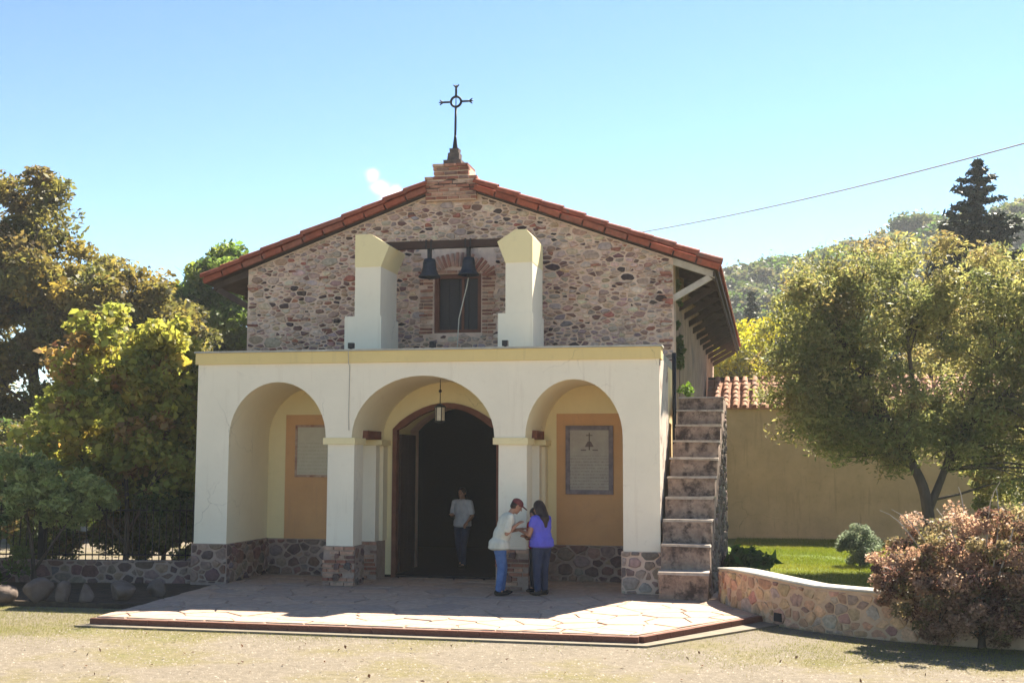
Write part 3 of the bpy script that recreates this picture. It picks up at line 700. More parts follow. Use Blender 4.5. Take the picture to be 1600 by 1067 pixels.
plinth('pier_plinth', (-8.53, -7.835, -0.03, 1.83, -0.1, 0.70), [((-8.53, -0.03, 0), (1, 0, 0), (0, -1, 0), 0.695, 0.70), ((-7.835, -0.03, 0), (0, 1, 0), (1, 0, 0), 1.86, 0.70)])
LITP = [((0.46, 0.32, 0.25), 3), ((0.36, 0.22, 0.165), 3), ((0.22, 0.16, 0.15), 2), ((0.40, 0.33, 0.28), 2)]
plinth('pier_plinth', (-0.66, 0.03, -0.035, 1.83, -0.1, 0.70), [((-0.66, -0.035, 0), (1, 0, 0), (0, -1, 0), 0.69, 0.70)], 'mortar', LITP)
plinth('niche_plinth', (-7.84, -5.9, 1.80, 1.86, -0.1, 0.695), [((-7.83, 1.80, 0), (1, 0, 0), (0, -1, 0), 1.9, 0.69)])
plinth('niche_plinth', (-2.30, -0.60, 1.80, 1.86, -0.1, 0.665), [((-2.30, 1.80, 0), (1, 0, 0), (0, -1, 0), 1.66, 0.66)])
# brick and stone plinths of the columns and pilasters
random.seed(14)
def mixed_plinth(x0, x1, y, z1, par):
    z = 0.04; k = 0
    while z < z1-0.03:
        x = x0-(0.1 if k % 2 else 0)
        while x < x1:
            L = random.uniform(0.14, 0.27); a, b_ = max(x, x0), min(x+L, x1)
            if b_-a > 0.05 and random.random() < 0.80:
                o = brick(par, ((a+b_)/2, y, z), (b_-a-0.022, 0.07, 0.05), (0, random.uniform(-.03, .03), 0))
            x += L
        z += 0.078; k += 1
for cx in (-5.70, -2.555):
    e = PLC[cx]
    mixed_plinth(cx-0.30, cx+0.30, -0.02, 0.70, e); mixed_plinth(cx-0.31, cx+0.28, 1.30, 0.70, e)
    s = pack(0.54, 0.68, ((60, 0.06, 0.09, 1.0, 1.3),), rng, gap=0.02)[:4]
    lay_stones(s, lambda a, b_, q: Vector((cx-0.27+a, -0.045-q, b_)), e, rng, 9, 0.03, (0.02, 0.04), PLP)
    s = pack(0.55, 0.68, ((200, 0.08, 0.12, 1.0, 1.6), (300, 0.04, 0.08, 1, 2)), rng, gap=0.016)
    lay_stones(s, lambda a, b_, q: Vector((cx+0.285+q, -0.015+a, b_)), e, rng, 9, 0.06, (0.01, 0.03), PLP)

# bell piers on the portico roof, with inward-flared yellow capitals
for sgn, x0, x1, bx0, bx1 in ((1, -5.90, -5.39, -6.09, -5.36), (-1, -2.95, -2.44, -3.09, -2.42)):
    c = (x0+x1)/2; hw = 0.255; Z = -4.13
    p = box('bell_pier', -hw, hw, 0.0, 1.04, 4.945+Z, 5.90+Z, 'white', chapel, 0.015); p.location = Vector(((x0+x1)/2, 1.2, 4.13))-chapel.location
    box('pier_base', bx0-c, bx1-c, -0.02, 1.08, -0.01, 4.95+Z, 'white', p, 0.015)
    if sgn > 0: pts = [(-hw-0.005, 5.90), (hw+0.005, 5.90), (hw+0.17, 6.30), (-hw+0.31, 6.53), (-hw-0.005, 6.53)]
    else: pts = [(-hw-0.005, 5.90), (hw+0.005, 5.90), (hw+0.005, 6.38), (hw-0.12, 6.52), (-hw+0.18, 6.52), (-hw-0.16, 6.30)]
    prism('capital', [(x, z+Z) for x, z in pts], -0.012, 1.05, 'cream', p, 0.012)
CH(box('bell_beam', -5.42, -3.05, 1.60, 1.76, 6.30, 6.44, 'wood', None, 0.012))
# little floodlights on the cornice
for k, x in enumerate((-5.58, -4.05, -2.72)):
    f = thing('floodlight', ['small black floodlight on the cornice before the pier nearest the ropeless bell', 'small black floodlight on the cornice below the gable window', 'small black floodlight on the cornice before the pier nearest the roped bell'][k], 'floodlight', (x, 0.12, 4.205), 0, 'floodlights along the cornice')
    box('housing', -0.05, 0.05, -0.035, 0.06, 0.03, 0.13, 'iron', f, 0.008); box('foot', -0.02, 0.02, 0.0, 0.03, -0.002, 0.04, 'iron', f, 0.004)
CH(tube('wall_cable', [(-5.56, -0.05, 4.2), (-5.56, -0.082, 4.17), (-5.56, -0.055, 3.95), (-5.555, -0.008, 3.90), (-5.56, -0.008, 3.0), (-5.55, -0.006, 2.75)], 0.006, 'cable', n=5))

# =================================================================== things on the chapel
# bells
def bell(x, label, rope, s=1.0):
    b_ = thing('church_bell', label, 'bell', (x, 1.68, 6.30), 0, None)
    pr = [(0.02, -0.19), (0.06, -0.19), (0.105, -0.205), (0.118, -0.25), (0.125, -0.33), (0.14, -0.42), (0.165, -0.48), (0.205, -0.53), (0.212, -0.55), (0.195, -0.56), (0.15, -0.50), (0.12, -0.42), (0.02, -0.24)]
    lathe('bell_body', [(r*s, z*s) for r, z in pr], 'bronze', b_)
    for z in (-0.45, -0.285): lathe('moulding', [(0.10*s, z*s-0.012), ((0.155 if z < -0.4 else 0.125)*s, z*s-0.012), ((0.155 if z < -0.4 else 0.125)*s, z*s+0.012), (0.10*s, z*s+0.012)], 'bronze', b_)
    box('yoke', -0.035, 0.035, -0.04, 0.04, -0.20*s, 0.005, 'iron', b_, 0.008)
    for q in (-1, 1): box('strap', q*0.05-0.012, q*0.05+0.012, -0.095, 0.095, -0.01, 0.16, 'iron', b_, 0.004)
    lathe('clapper', [(0.012, -0.27*s), (0.012, -0.50*s), (0.035, -0.54*s), (0.03, -0.59*s), (0.01, -0.60*s)], 'iron', b_, 10)
    if rope: tube('bell_rope', [(0.0, 0, -0.58), (-0.03, 0.0, -0.75), (-0.10, -0.02, -1.05), (-0.17, -0.05, -1.38), (-0.19, -0.06, -1.75), (-0.20, -0.06, -2.10)], 0.011, 'rope', b_, 6)
bell(-4.56, 'dark bronze bell without a rope, hanging from the beam between the yellow capitals', False, 1.02)
bell(-3.78, 'dark bronze bell with a pale rope trailing from its clapper', True, 0.98)
# cross
cr = thing('iron_cross', 'black wrought iron cross with a ring on the brick gable top', 'cross', (-4.45, 3.15, 8.25))
bm = bmesh.new(); bm_box(bm, -0.20, 0.17, -0.17, 0.17, -0.02, 0.12); bm_box(bm, -0.13, 0.12, -0.12, 0.12, 0.12, 0.28); bm_box(bm, -0.10, 0.09, -0.09, 0.09, 0.28, 0.38)
for v in bm.verts:
    if v.co.z in (0.38,): v.co.x *= 0.6; v.co.y *= 0.6
for v in bm.verts: v.co += Vector((random.uniform(-.012, .012), random.uniform(-.012, .012), 0))
link('stone_base', fin(bm, 'stone_base', 0.015, 1, smooth=False), 'darkstone', cr)
lathe('spike', [(0.065, 0.36), (0.055, 0.42), (0.03, 0.62), (0.024, 0.66)], 'iron', cr, 10)
ZC = 1.385
tube('upright', [(0, 0, 0.6), (0.01, 0, ZC-0.11)], 0.024, 'iron', cr, 8); tube('upright', [(0.01, 0, ZC+0.11), (0.015, 0, 1.72)], 0.024, 'iron', cr, 8)
tube('spindle', [(0.01, 0, ZC-0.12), (0.012, 0, ZC+0.12)], 0.010, 'iron', cr, 6)
ringp = [(0.012+0.108*math.cos(2*PI*i/28), 0, ZC+0.108*math.sin(2*PI*i/28)) for i in range(29)]; tube('ring', ringp, 0.026, 'iron', cr, 8)
for d in (-1, 1):
    tube('arm', [(0.012+d*0.11, 0, ZC), (0.012+d*0.30, 0, ZC)], 0.022, 'iron', cr, 8)
    for a in (-1, 0, 1): tube('finial', [(0.012+d*0.285, 0, ZC), (0.012+d*(0.35+0.02*(a == 0)), 0, ZC+a*0.055)], [0.02, 0.010], 'iron', cr, 6)
for a in (-1, 0, 1): tube('finial', [(0.015, 0, 1.69), (0.015+a*0.06, 0, 1.745)], [0.022, 0.012], 'iron', cr, 6)
# lantern in the middle arch
ln = thing('hanging_lantern', 'small glazed metal lantern hanging on a chain in the middle arch', 'lantern', (-4.11, 0.9, 2.94))
tube('chain', [(0, 0, 0.32), (0.002, 0, 0.50), (0, 0, 0.785)], 0.008, 'iron', ln, 6); lathe('chain_knob', [(0.008, 0.52), (0.03, 0.54), (0.03, 0.565), (0.008, 0.585)], 'iron', ln, 10)
lathe('lantern_cap', [(0.11, 0.25), (0.115, 0.262), (0.06, 0.30), (0.015, 0.325)], 'iron', ln, 6); lathe('lantern_base', [(0.06, -0.03), (0.105, -0.01), (0.105, 0.006), (0.06, 0.012)], 'iron', ln, 6)
for i in range(6):
    a0, a1 = 2*PI*i/6, 2*PI*(i+1)/6; p0, p1 = (0.095*math.cos(a0), 0.095*math.sin(a0)), (0.095*math.cos(a1), 0.095*math.sin(a1))
    tube('glazing_bar', [(p0[0], p0[1], 0.0), (p0[0], p0[1], 0.255)], 0.008, 'iron', ln, 5)
    me = py_mesh('glass_pane', [(p0[0]*.95, p0[1]*.95, 0.005), (p1[0]*.95, p1[1]*.95, 0.005), (p1[0]*.95, p1[1]*.95, 0.25), (p0[0]*.95, p0[1]*.95, 0.25), (p0[0]*.9, p0[1]*.9, 0.005), (p1[0]*.9, p1[1]*.9, 0.005), (p1[0]*.9, p1[1]*.9, 0.25), (p0[0]*.9, p0[1]*.9, 0.25)], [(0, 1, 2, 3), (5, 4, 7, 6), (0, 4, 5, 1), (3, 2, 6, 7), (1, 5, 6, 2), (0, 3, 7, 4)])
    link('glass_pane', me, 'glass', ln)
# plaques
def plaque(label, x0, x1, z0, z1, mslab, mframe, fw, emblem):
    p = thing('stone_plaque', label, 'plaque', ((x0+x1)/2, 1.822, z0)); w = (x1-x0)/2; h = z1-z0
    box('slab', -w+fw*0.8, w-fw*0.8, -0.022, 0.004, fw*0.8, h-fw*0.8, mslab, p, 0.005)
    for a in ((-w, -w+fw, 0, h), (w-fw, w, 0, h), (-w+fw, w-fw, 0, fw), (-w+fw, w-fw, h-fw, h)):
        box('border_strip', a[0]+.001, a[1]-.001, -0.035, 0.002, a[2]+.001, a[3]-.001, mframe, p, 0.006)
    if emblem:
        z = h-fw-0.05
        prism('emblem', [(-0.010, z-0.32), (-0.010, z), (0.010, z), (0.010, z-0.32)], -0.027, -0.02, 'darkstone', p); prism('emblem', [(-0.06, z-0.055), (-0.06, z-0.038), (0.06, z-0.038), (0.06, z-0.055)], -0.0285, -0.02, 'darkstone', p)
        prism('emblem', [(-0.085, z-0.26), (0.085, z-0.26), (0.03, z-0.16), (-0.03, z-0.16)], -0.0255, -0.02, 'marble_ink', p)
        for q in (-0.11, 0.11): prism('emblem', [(q-0.05, z-0.33), (q+0.05, z-0.33), (q+0.05, z-0.31), (q-0.05, z-0.31)], -0.0265, -0.02, 'marble_ink', p)
MT['marble_ink'] = mat_plain('worn incised mark', (0.15, 0.11, 0.10), 0.8)
MT['marbleA'] = mat_marble('grey veined marble', (0.40, 0.35, 0.28), (0.13, 0.10, 0.10), 17.0, 0.72, (0.32, 0.26, 0.22))
MT['marbleB'] = mat_marble('cream marble', (0.52, 0.46, 0.34), (0.36, 0.31, 0.22), 14.0, 0.70, (0.46, 0.39, 0.29))
MT['frameA'] = mat_mottle('purple grey slate border', (0.13, 0.11, 0.125), (0.26, 0.21, 0.22), 9, bstr=0.4)
MT['frameB'] = mat_mottle('red veined marble border', (0.26, 0.10, 0.075), (0.52, 0.38, 0.28), 14, bstr=0.3)
plaque('tall marble plaque with grey border and small cross emblem on orange panel', -1.915, -1.02, 1.60, 2.875, 'marbleA', 'frameA', 0.085, True)
plaque('cream marble plaque with thin red veined border on orange panel', -7.29, -6.42, 1.885, 2.90, 'marbleB', 'frameB', 0.045, False)

# =================================================================== stairs, walls, fence
stair = thing('stone_staircase', 'steep worn stone staircase climbing beside the portico', 'staircase', (0.0, 0.0, 0))
rises = [0.46, 0.42, 0.39, 0.37, 0.34, 0.32, 0.31, 0.30, 0.29, 0.26]
z = -0.02; y = -0.82; random.seed(2)
for i, r_ in enumerate(rises):
    t = i/(len(rises)-1); xl = 0.03+0.14*t; xr = 0.82+0.16*t; zt = z+r_
    bm = bmesh.new(); bm_box(bm, 0, xr-xl, 0, 0.42 if i < 9 else 0.7, (z-0.25 if i else -0.1), zt-0.03)
    for v in bm.verts: v.co += Vector((random.uniform(-.02, .02), random.uniform(-.02, .02), random.uniform(-.012, .012)))
    s_ = link('step', fin(bm, 'step', 0.025, 2), 'step', stair, (xl, y, 0))
    bm = bmesh.new(); bm_box(bm, -0.015, xr-xl+0.015, -0.02, 0.40 if i < 9 else 0.68, zt-0.035, zt)
    for v in bm.verts: v.co += Vector((random.uniform(-.018, .018), random.uniform(-.014, .014), random.uniform(-.011, .011)))
    link('tread_slab', fin(bm, 'tread_slab', 0.012, 2), 'tread', s_)
    z = zt; y += 0.36 if i else 0.42
# mass under the flight, following the steps
sp = [(-0.78, -0.1)]; z = -0.02; y = -0.82
for i, r_ in enumerate(rises):
    z += r_; y1 = y+(0.36 if i else 0.42); sp += [(y+0.05, z-0.06), (y1+0.05, z-0.06)]; y = y1
sp += [(3.1, sp[-1][1]), (3.1, -0.1)]
bm = bmesh.new(); a = [bm.verts.new((0.035+0.012*max(q[0], 0)*4, q[0], q[1])) for q in sp]; b_ = [bm.verts.new((0.80+0.055*max(q[0]+0.8, 0), q[0], q[1])) for q in sp]
bm.faces.new(a); bm.faces.new(b_[::-1])
for i in range(len(sp)): bm.faces.new((a[i], a[(i+1) % len(sp)], b_[(i+1) % len(sp)], b_[i]))
link('stair_mass', fin(bm, 'stair_mass', 0), 'mortar_dark', stair)
_s = rubble(3.7, 3.2, ((200, 0.10, 0.15), (3000, 0.06, 0.10), (3000, 0.035, 0.06)), np.random.default_rng(8), 1.4, (0.006, 0.016), lambda u, v: v < max(0.05, (u-0.15)*0.93-0.12))
lay_stones(_s, lambda a, b_, q: Vector((0.80+0.055*max(a, 0)+q, -0.8+a, b_)), [o for o in stair.children if o.name.startswith('stair_mass')][0], np.random.default_rng(9), 60, 0.06, (0.008, 0.03), [((0.20, 0.15, 0.12), 3), ((0.15, 0.11, 0.09), 2), ((0.25, 0.19, 0.155), 2)])

# low curved garden wall
lw = thing('low_stone_wall', 'low curved pinkish stone wall with pale cement coping beside the lawn', 'wall', (1.0, -0.4, -0.12))
LP = [Vector((x, y, 0)) for x, y in WALLP]
def spline(pts, n):
    out = []
    for i in range(len(pts)-1):
        p0, p1, p2, p3 = pts[max(i-1, 0)], pts[i], pts[i+1], pts[min(i+2, len(pts)-1)]
        for k in range(n):
            t = k/n; out.append(0.5*((2*p1)+(-p0+p2)*t+(2*p0-5*p1+4*p2-p3)*t*t+(-p0+3*p1-3*p2+p3)*t**3))
    return out+[pts[-1]]
LC = spline(LP, 6)
cum = [0.0]
for i in range(1, len(LC)): cum.append(cum[-1]+(LC[i]-LC[i-1]).length)
def on_path(s):
    s = min(max(s, 0), cum[-1]-1e-4); i = int(np.searchsorted(cum, s, 'right'))-1; t = (s-cum[i])/(cum[i+1]-cum[i])
    p = LC[i].lerp(LC[i+1], t); d = (LC[min(i+2, len(LC)-1)]-LC[max(i-1, 0)]).normalized()
    return p, Vector((d.y, -d.x, 0))   # outward (towards the front-left)
TOPZ = lambda s: 0.50+0.08*math.sin(min(s, 3.2)/3.2*PI)+0.02*min(s/3, 1)
def ribbon(name, o0, o1, z0f, z1f, mat):
    V = []; F = []; n = 70
    for i in range(n+1):
        s = cum[-1]*i/n; p, nrm = on_path(s)
        if nrm.x > 0.2: nrm = -nrm
        for o, zf in ((o0, z0f), (o0, z1f), (o1, z1f), (o1, z0f)): q = p+nrm*o; V.append((q.x, q.y, zf(s)))
    for i in range(n):
        for k in range(4): F.append((4*i+k, 4*i+(k+1) % 4, 4*i+4+(k+1) % 4, 4*i+4+k))
    F += [(3, 2, 1, 0), (4*n, 4*n+1, 4*n+2, 4*n+3)]
    bm = bmesh.new(); me = py_mesh(name, V, F); bm.from_mesh(me); me2 = fin(bm, name, 0.012 if name == 'coping' else 0.0)
    o = link(name, me2, mat, lw); o.location = -lw.location; return o
wc = ribbon('wall_core', 0.0, -0.30, lambda s: -0.3, lambda s: TOPZ(s)-0.03, 'wallmortar')
ribbon('coping', 0.025, -0.33, lambda s: TOPZ(s)-0.035, TOPZ, 'coping')
rng = np.random.default_rng(77)
WP = [((0.58, 0.34, 0.20), 3), ((0.50, 0.27, 0.17), 3), ((0.56, 0.37, 0.20), 2.4), ((0.38, 0.22, 0.16), 1.2), ((0.44, 0.31, 0.23), 2)]
s = rubble(5.2, 0.60, ((30, 0.12, 0.16), (1500, 0.07, 0.12), (2500, 0.035, 0.07)), rng, 1.15, (0.004, 0.014))
def mp_wall(a, b_, q):
    p, nrm = on_path(a)
    if nrm.x > 0.2: nrm = -nrm
    r = p+nrm*q; return Vector((r.x, r.y, -0.12+b_*(TOPZ(a)+0.06)/0.60))
lay_stones(s, mp_wall, wc, rng, 120, 0.05, (0.006, 0.022), WP)
# drain hole
dh = box('drain_hole', -0.08, 0.08, -0.03, 0.03, 0.05, 0.17, 'iron', lw, 0.01); p, nrm = on_path(2.55); nrm = -nrm if nrm.x > 0.2 else nrm
dh.location = p+Vector((0, 0, -0.10))-lw.location; dh.rotation_euler = (0, 0, math.atan2(nrm.y, nrm.x)+PI/2)

# ochre garden wall with a lean-to tiled roof
gw = thing('garden_wall', 'long buff plastered wall with a weathered clay tile top behind the lawn', 'wall', (4.0, 14.2, 0.0))
box('wall_body', -3.97, 8, 0.0, 1.25, -0.1, 3.70, 'garden', gw, 0.02); box('wall_footing', -3.97, 8, -0.05, 0.0, -0.1, 0.16, 'garden', gw, 0.015)
prism_ = bmesh.new()
sec = [(-0.12, 3.66), (-0.12, 3.71), (1.25, 4.60), (1.45, 4.60), (1.45, 3.66)]
a = [prism_.verts.new((-3.9, y_, z_)) for y_, z_ in sec]; b_ = [prism_.verts.new((8, y_, z_)) for y_, z_ in sec]
prism_.faces.new(a); prism_.faces.new(b_[::-1])
for i in range(5): prism_.faces.new((a[i], a[(i+1) % 5], b_[(i+1) % 5], b_[i]))
gr = link('tile_bed', fin(prism_, 'tile_bed'), 'oldtile', gw)
GT = barrel('roof_tile', 0.088, 0.075, 0.30, 0.014, 8); GT.materials.append(MT['oldtile'])
ang = math.atan2(0.89, 1.37); random.seed(5)
for c in range(30):
    for r_ in range(7):
        t = r_/7; yy = -0.20+1.37*t; zz = 3.70+0.89*t+0.02
        o = bpy.data.objects.new('roof_tile', GT); COL.objects.link(o); o.parent = gr
        o.location = (-3.62+c*0.265+random.uniform(-.012, .012), yy-0.02+random.uniform(-.012, .012), zz-0.01+random.uniform(-.004, .006)); o.rotation_euler = (Matrix.Rotation(PI/2+random.uniform(-.03, .03), 4, 'Z') @ Matrix.Rotation(-ang+0.06, 4, 'Y')).to_euler()
box('ridge_board', -3.9, 8, 1.22, 1.46, 4.59, 4.66, 'boards', gw, 0.01)

# iron fence on a low wall at the left
fence = thing('iron_fence', 'black iron railing with posts on a low stone wall beside the portico', 'fence', (-8.5, 0.35, 0))
def fpt(s): return Vector((-8.54-s*0.985, 0.32-0.17*s, 0))-Vector((-8.5, 0.35, 0))
FA = math.atan2(-0.17, -0.985)
bm = bmesh.new(); bm_box(bm, 0, 7.5, -0.14, 0.14, -0.15, 0.36); me = fin(bm, 'fence_wall', 0.02)
fw_ = link('fence_wall', me, 'mortar_dark', fence, fpt(0), (0, 0, FA))
rng = np.random.default_rng(3)
s = rubble(4.6, 0.48, ((60, 0.12, 0.17), (900, 0.08, 0.12), (900, 0.05, 0.08)), rng, 1.4, (0.006, 0.016))
lay_stones(s, lambda a, b_, q: Vector((a, 0.14+q, b_-0.12)), fw_, rng, 45, 0.06, (0.008, 0.025), PLP)
for sdist in (0.03, 2.95, 5.9):
    p = fpt(sdist); box('post', p.x-0.06, p.x+0.06, p.y-0.06, p.y+0.06, 0.30, 1.55, 'iron', fence, 0.008)
for zz in (0.46, 1.28):
    a, b_ = fpt(0.03), fpt(7.3); tube('rail', [(a.x, a.y, zz), (b_.x, b_.y, zz)], 0.016, 'iron', fence, 6)
BAR = None
for i in range(58):
    p = fpt(0.13+i*0.125)
    if BAR is None:
        V, F = tube_vf([(0, 0, 0.34), (0, 0, 1.36), (0, 0, 1.44)], [0.009, 0.009, 0.002], 6); BAR = py_mesh('bar', V, F); BAR.materials.append(MT['iron'])
    link('bar', BAR, None, fence, p)
# far low wall in the yard behind
yw = box('yard_wall', -4.0, 5.0, -0.2, 0.2, 0, 0.75, 'worn', None, 0.03); yw.location = (-17.5, 15.5, -0.15); tag(yw, 'low pinkish garden wall in the sunny yard behind the railing', 'wall')
# boulders along the bed
rng = np.random.default_rng(9); tex = None
rock_specs = [(-10.25, -3.05, 0.27, 0.21, 'rounded grey boulder at the outer end of the row edging the bed'), (-9.72, -2.98, 0.34, 0.25, 'wide low brownish boulder in the row edging the bed'), (-9.28, -2.92, 0.19, 0.25, 'narrow upright boulder in the row edging the bed'), (-8.92, -2.86, 0.22, 0.23, 'squat pale boulder in the row edging the bed'), (-8.47, -2.55, 0.30, 0.26, 'large flat-topped boulder beside the flagstones'), (-8.18, -1.95, 0.27, 0.21, 'low dark boulder beside the flagstones'), (-10.9, -3.1, 0.30, 0.22, 'grey boulder beyond the outer end of the rock row')]
for (x, y, rx, rz, lb) in rock_specs:
    bm = bmesh.new(); bmesh.ops.create_icosphere(bm, subdivisions=3, radius=1)
    ph = rng.uniform(0, 6, 6); ax_ = rng.normal(0, 1, (7, 3)); ax_ /= np.linalg.norm(ax_, axis=1)[:, None]; cut = rng.uniform(0.5, 0.82, 7); rx *= 0.76; rz *= 0.80
    for v in bm.verts:
        n_ = np.array(v.co); k = 1+0.06*math.sin(3*n_[0]+ph[0])+0.06*math.sin(4*n_[1]+ph[1])+0.05*math.sin(5*n_[2]+ph[2])
        q = n_*k
        for a_, c_ in zip(ax_, cut):
            dd = q@a_-c_
            if dd > 0: q = q-a_*dd*0.95
        v.co = Vector((q[0]*rx, q[1]*rx*0.8, q[2]*rz))
    for f in bm.faces: f.smooth = True
    me = bpy.data.meshes.new('boulder'); bm.to_mesh(me); bm.free()
    zmin = min(v.co.z for v in me.vertices)
    tag(link('boulder', me, 'rock', None, (x, y, -0.075-zmin*0.92), (0, 0, rng.uniform(0, 6))), lb, 'rock', 'boulders edging the bed')
# overhead cable
A_, B_ = Vector((-4.2, 34, 12.47)), Vector((13.5, 13, 11.9)); cp = []
for i in range(25):
    t = i/24; p = A_.lerp(B_, t); p.z -= 0.55*4*t*(1-t)*0.6; cp.append(p)
tag(tube('power_line', cp, 0.022, 'cable', None, 6), 'thin grey overhead cable sagging across the sky behind the chapel roof', 'cable')

# =================================================================== vegetation
def leaf_mesh(name, C, size, rng, cols, aspect=2.0, up=0.35, droop=None):
    """one rhombic leaf per centre; C (n,3), size (n,), cols (n,3)"""
    n = len(C)
    a = rng.normal(0, 1, (n, 3)); a[:, 2] *= 0.7
    if droop is not None: a = a*0.6+droop
    a /= np.linalg.norm(a, axis=1)[:, None]
    nr = rng.normal(0, 1, (n, 3)); nr[:, 2] += up*2
    b = np.cross(nr, a); b /= np.linalg.norm(b, axis=1)[:, None]+1e-9
    nn = np.cross(a, b)
    L = size[:, None]*0.5; Wd = L/aspect
    fold = nn*(size[:, None]*0.08)
    V = np.empty((n, 4, 3)); V[:, 0] = C-a*L; V[:, 1] = C-b*Wd+fold-a*L*0.1; V[:, 2] = C+a*L; V[:, 3] = C+b*Wd+fold-a*L*0.1
    F = np.arange(n*4).reshape(n, 4)
    return np_mesh(name, V.reshape(-1, 3), F, np.repeat(cols, 4, axis=0))
def palette_cols(rng, clump_id, pal, jit=0.16, leafmix=0.35):
    w = np.array([p[1] for p in pal], float); w /= w.sum(); pc = np.array([p[0] for p in pal])
    nc = clump_id.max()+1
    base = pc[rng.choice(len(pal), nc, p=w)]*rng.uniform(0.8, 1.2, (nc, 1))
    own = pc[rng.choice(len(pal), len(clump_id), p=w)]
    c = base[clump_id]*(1-leafmix)+own*leafmix
    return np.clip(c*2.0*(1+rng.normal(0, jit, (len(clump_id), 1))), 0.004, 0.8)
def join_tubes(parts):
    V, F = [], []
    for v, f in parts:
        o = len(V); V += v; F += [tuple(i+o for i in q) for q in f]
    return V, F
def bend(a, b, rng, k=5, amp=0.12, sag=0.0):
    a, b = Vector(a), Vector(b); L = (b-a).length; out = []
    w = Vector(rng.normal(0, amp*L, 3)); w2 = Vector(rng.normal(0, amp*0.5*L, 3))
    for i in range(k+1):
        t = i/k; out.append(a.lerp(b, t)+w*math.sin(PI*t)*0.6+w2*math.sin(2*PI*t)*0.5+Vector((0, 0, sag*L*math.sin(PI*t))))
    return out
def tree(name, label, base, ells, nclump, nleaf, rc, lsize, pal, seed, trunk=None, trunk_r=0.16, limbs=26, aspect=2.0, up=0.35, cat='tree', group=None, surf=0.68, mat='leaf', droop=None, leafmix=0.35, flat=0.75, limb_r=0.045, jit=0.16):
    """ells: [(centre, radii, weight)] relative to the base; trunk: list of polylines (relative) the limbs leave from"""
    rng = np.random.default_rng(seed)
    t = thing(name, label, cat, base, 0, group)
    w = np.array([e[2] for e in ells], float); w /= w.sum(); K = []
    which = rng.choice(len(ells), nclump, p=w)
    for e in which:
        c, r, _ = ells[e]; d = rng.normal(0, 1, 3); d /= np.linalg.norm(d)
        rad = rng.uniform(surf, 1.0) if rng.random() < 0.8 else rng.uniform(0.2, surf)
        K.append(np.array(c)+d*np.array(r)*rad)
    K = np.array(K); K[:, 2] = np.maximum(K[:, 2], 0.12)
    cid = rng.integers(0, nclump, nleaf)
    crs = rc*rng.uniform(0.55, 1.35, nclump)
    d = rng.normal(0, 1, (nleaf, 3)); d /= np.linalg.norm(d, axis=1)[:, None]
    rr = rng.uniform(0, 1, nleaf)**0.45
    C = K[cid]+d*(crs[cid]*rr)[:, None]*np.array([1, 1, flat]); C[:, 2] = np.maximum(C[:, 2], 0.02)
    size = lsize*rng.choice([0.55, 0.8, 1.0, 1.2, 1.5], nleaf)*rng.uniform(0.85, 1.15, nleaf)
    cols = palette_cols(rng, cid, pal, jit, leafmix)
    link('crown', leaf_mesh('crown', C, size, rng, cols, aspect, up, droop), mat, t)
    if trunk is None: hh = max(k[0][2] for k in ells); trunk = [[(0, 0, -0.1), (0.03*hh, 0, hh*0.4), (0, 0.02*hh, hh*0.9)]]
    parts = []
    nodes_ = []
    for pi_, pl in enumerate(trunk):
        sp = spline([Vector(p) for p in pl], 5); m = len(sp)
        r0 = trunk_r*(1 if pi_ == 0 else 0.62)
        parts.append(tube_vf(sp, [r0*(1-0.75*i/(m-1))+(0.35*r0*max(0, 1-i/3) if pi_ == 0 else 0) for i in range(m)], 9))
        nodes_ += [(p, r0*(1-0.75*i/(m-1))) for i, p in enumerate(sp) if i > m*0.25]
    sel = rng.choice(nclump, min(limbs, nclump), replace=False)
    for k in sel:
        q = Vector(K[k]); cand = sorted(nodes_, key=lambda n: (n[0]-q).length+max(0, n[0].z-q.z)*0.8+rng.uniform(0, 0.5))[:3]
        p, r = cand[0]; path = bend(p, q, rng, 5, 0.08, 0.06); r1 = min(r*0.6, limb_r)
        parts.append(tube_vf(path, [r1*(1-0.8*i/5) for i in range(6)], 5))
        for _ in range(2):
            e = q+Vector(rng.normal(0, rc*0.7, 3)); parts.append(tube_vf([path[3], path[3].lerp(e, 0.6)+Vector((0, 0, 0.05)), e], [r1*0.4, r1*0.25, r1*0.08], 4))
    V, F = join_tubes(parts); me = py_mesh('trunk', V, F); me.polygons.foreach_set('use_smooth', [True]*len(me.polygons)); link('trunk', me, 'bark', t)
    return t
OLIVEGOLD = [((0.105, 0.085, 0.026), 3), ((0.085, 0.08, 0.025), 3.4), ((0.06, 0.066, 0.022), 2.4), ((0.125, 0.09, 0.024), 1.0), ((0.06, 0.042, 0.02), 1.4)]
GREEN = [((0.055, 0.085, 0.02), 3), ((0.085, 0.115, 0.028), 3), ((0.12, 0.13, 0.03), 1.2), ((0.035, 0.055, 0.018), 1)]
YELLOWGREEN = [((0.18, 0.175, 0.04), 3), ((0.13, 0.14, 0.036), 3), ((0.22, 0.17, 0.04), 1.6), ((0.085, 0.10, 0.03), 1.6), ((0.14, 0.07, 0.035), 1.1)]
PALEGREEN = [((0.19, 0.21, 0.085), 3), ((0.13, 0.155, 0.055), 3), ((0.08, 0.10, 0.04), 1.5)]
DARK = [((0.035, 0.055, 0.018), 3), ((0.06, 0.078, 0.022), 2.4), ((0.08, 0.065, 0.025), 1.2)]
OLIVE = [((0.145, 0.138, 0.052), 3), ((0.115, 0.125, 0.048), 3.2), ((0.17, 0.145, 0.058), 1.8), ((0.08, 0.094, 0.036), 1.4), ((0.125, 0.092, 0.045), 0.8)]
YELLOW = [((0.23, 0.20, 0.03), 3), ((0.18, 0.18, 0.03), 2), ((0.12, 0.125, 0.03), 1.4)]
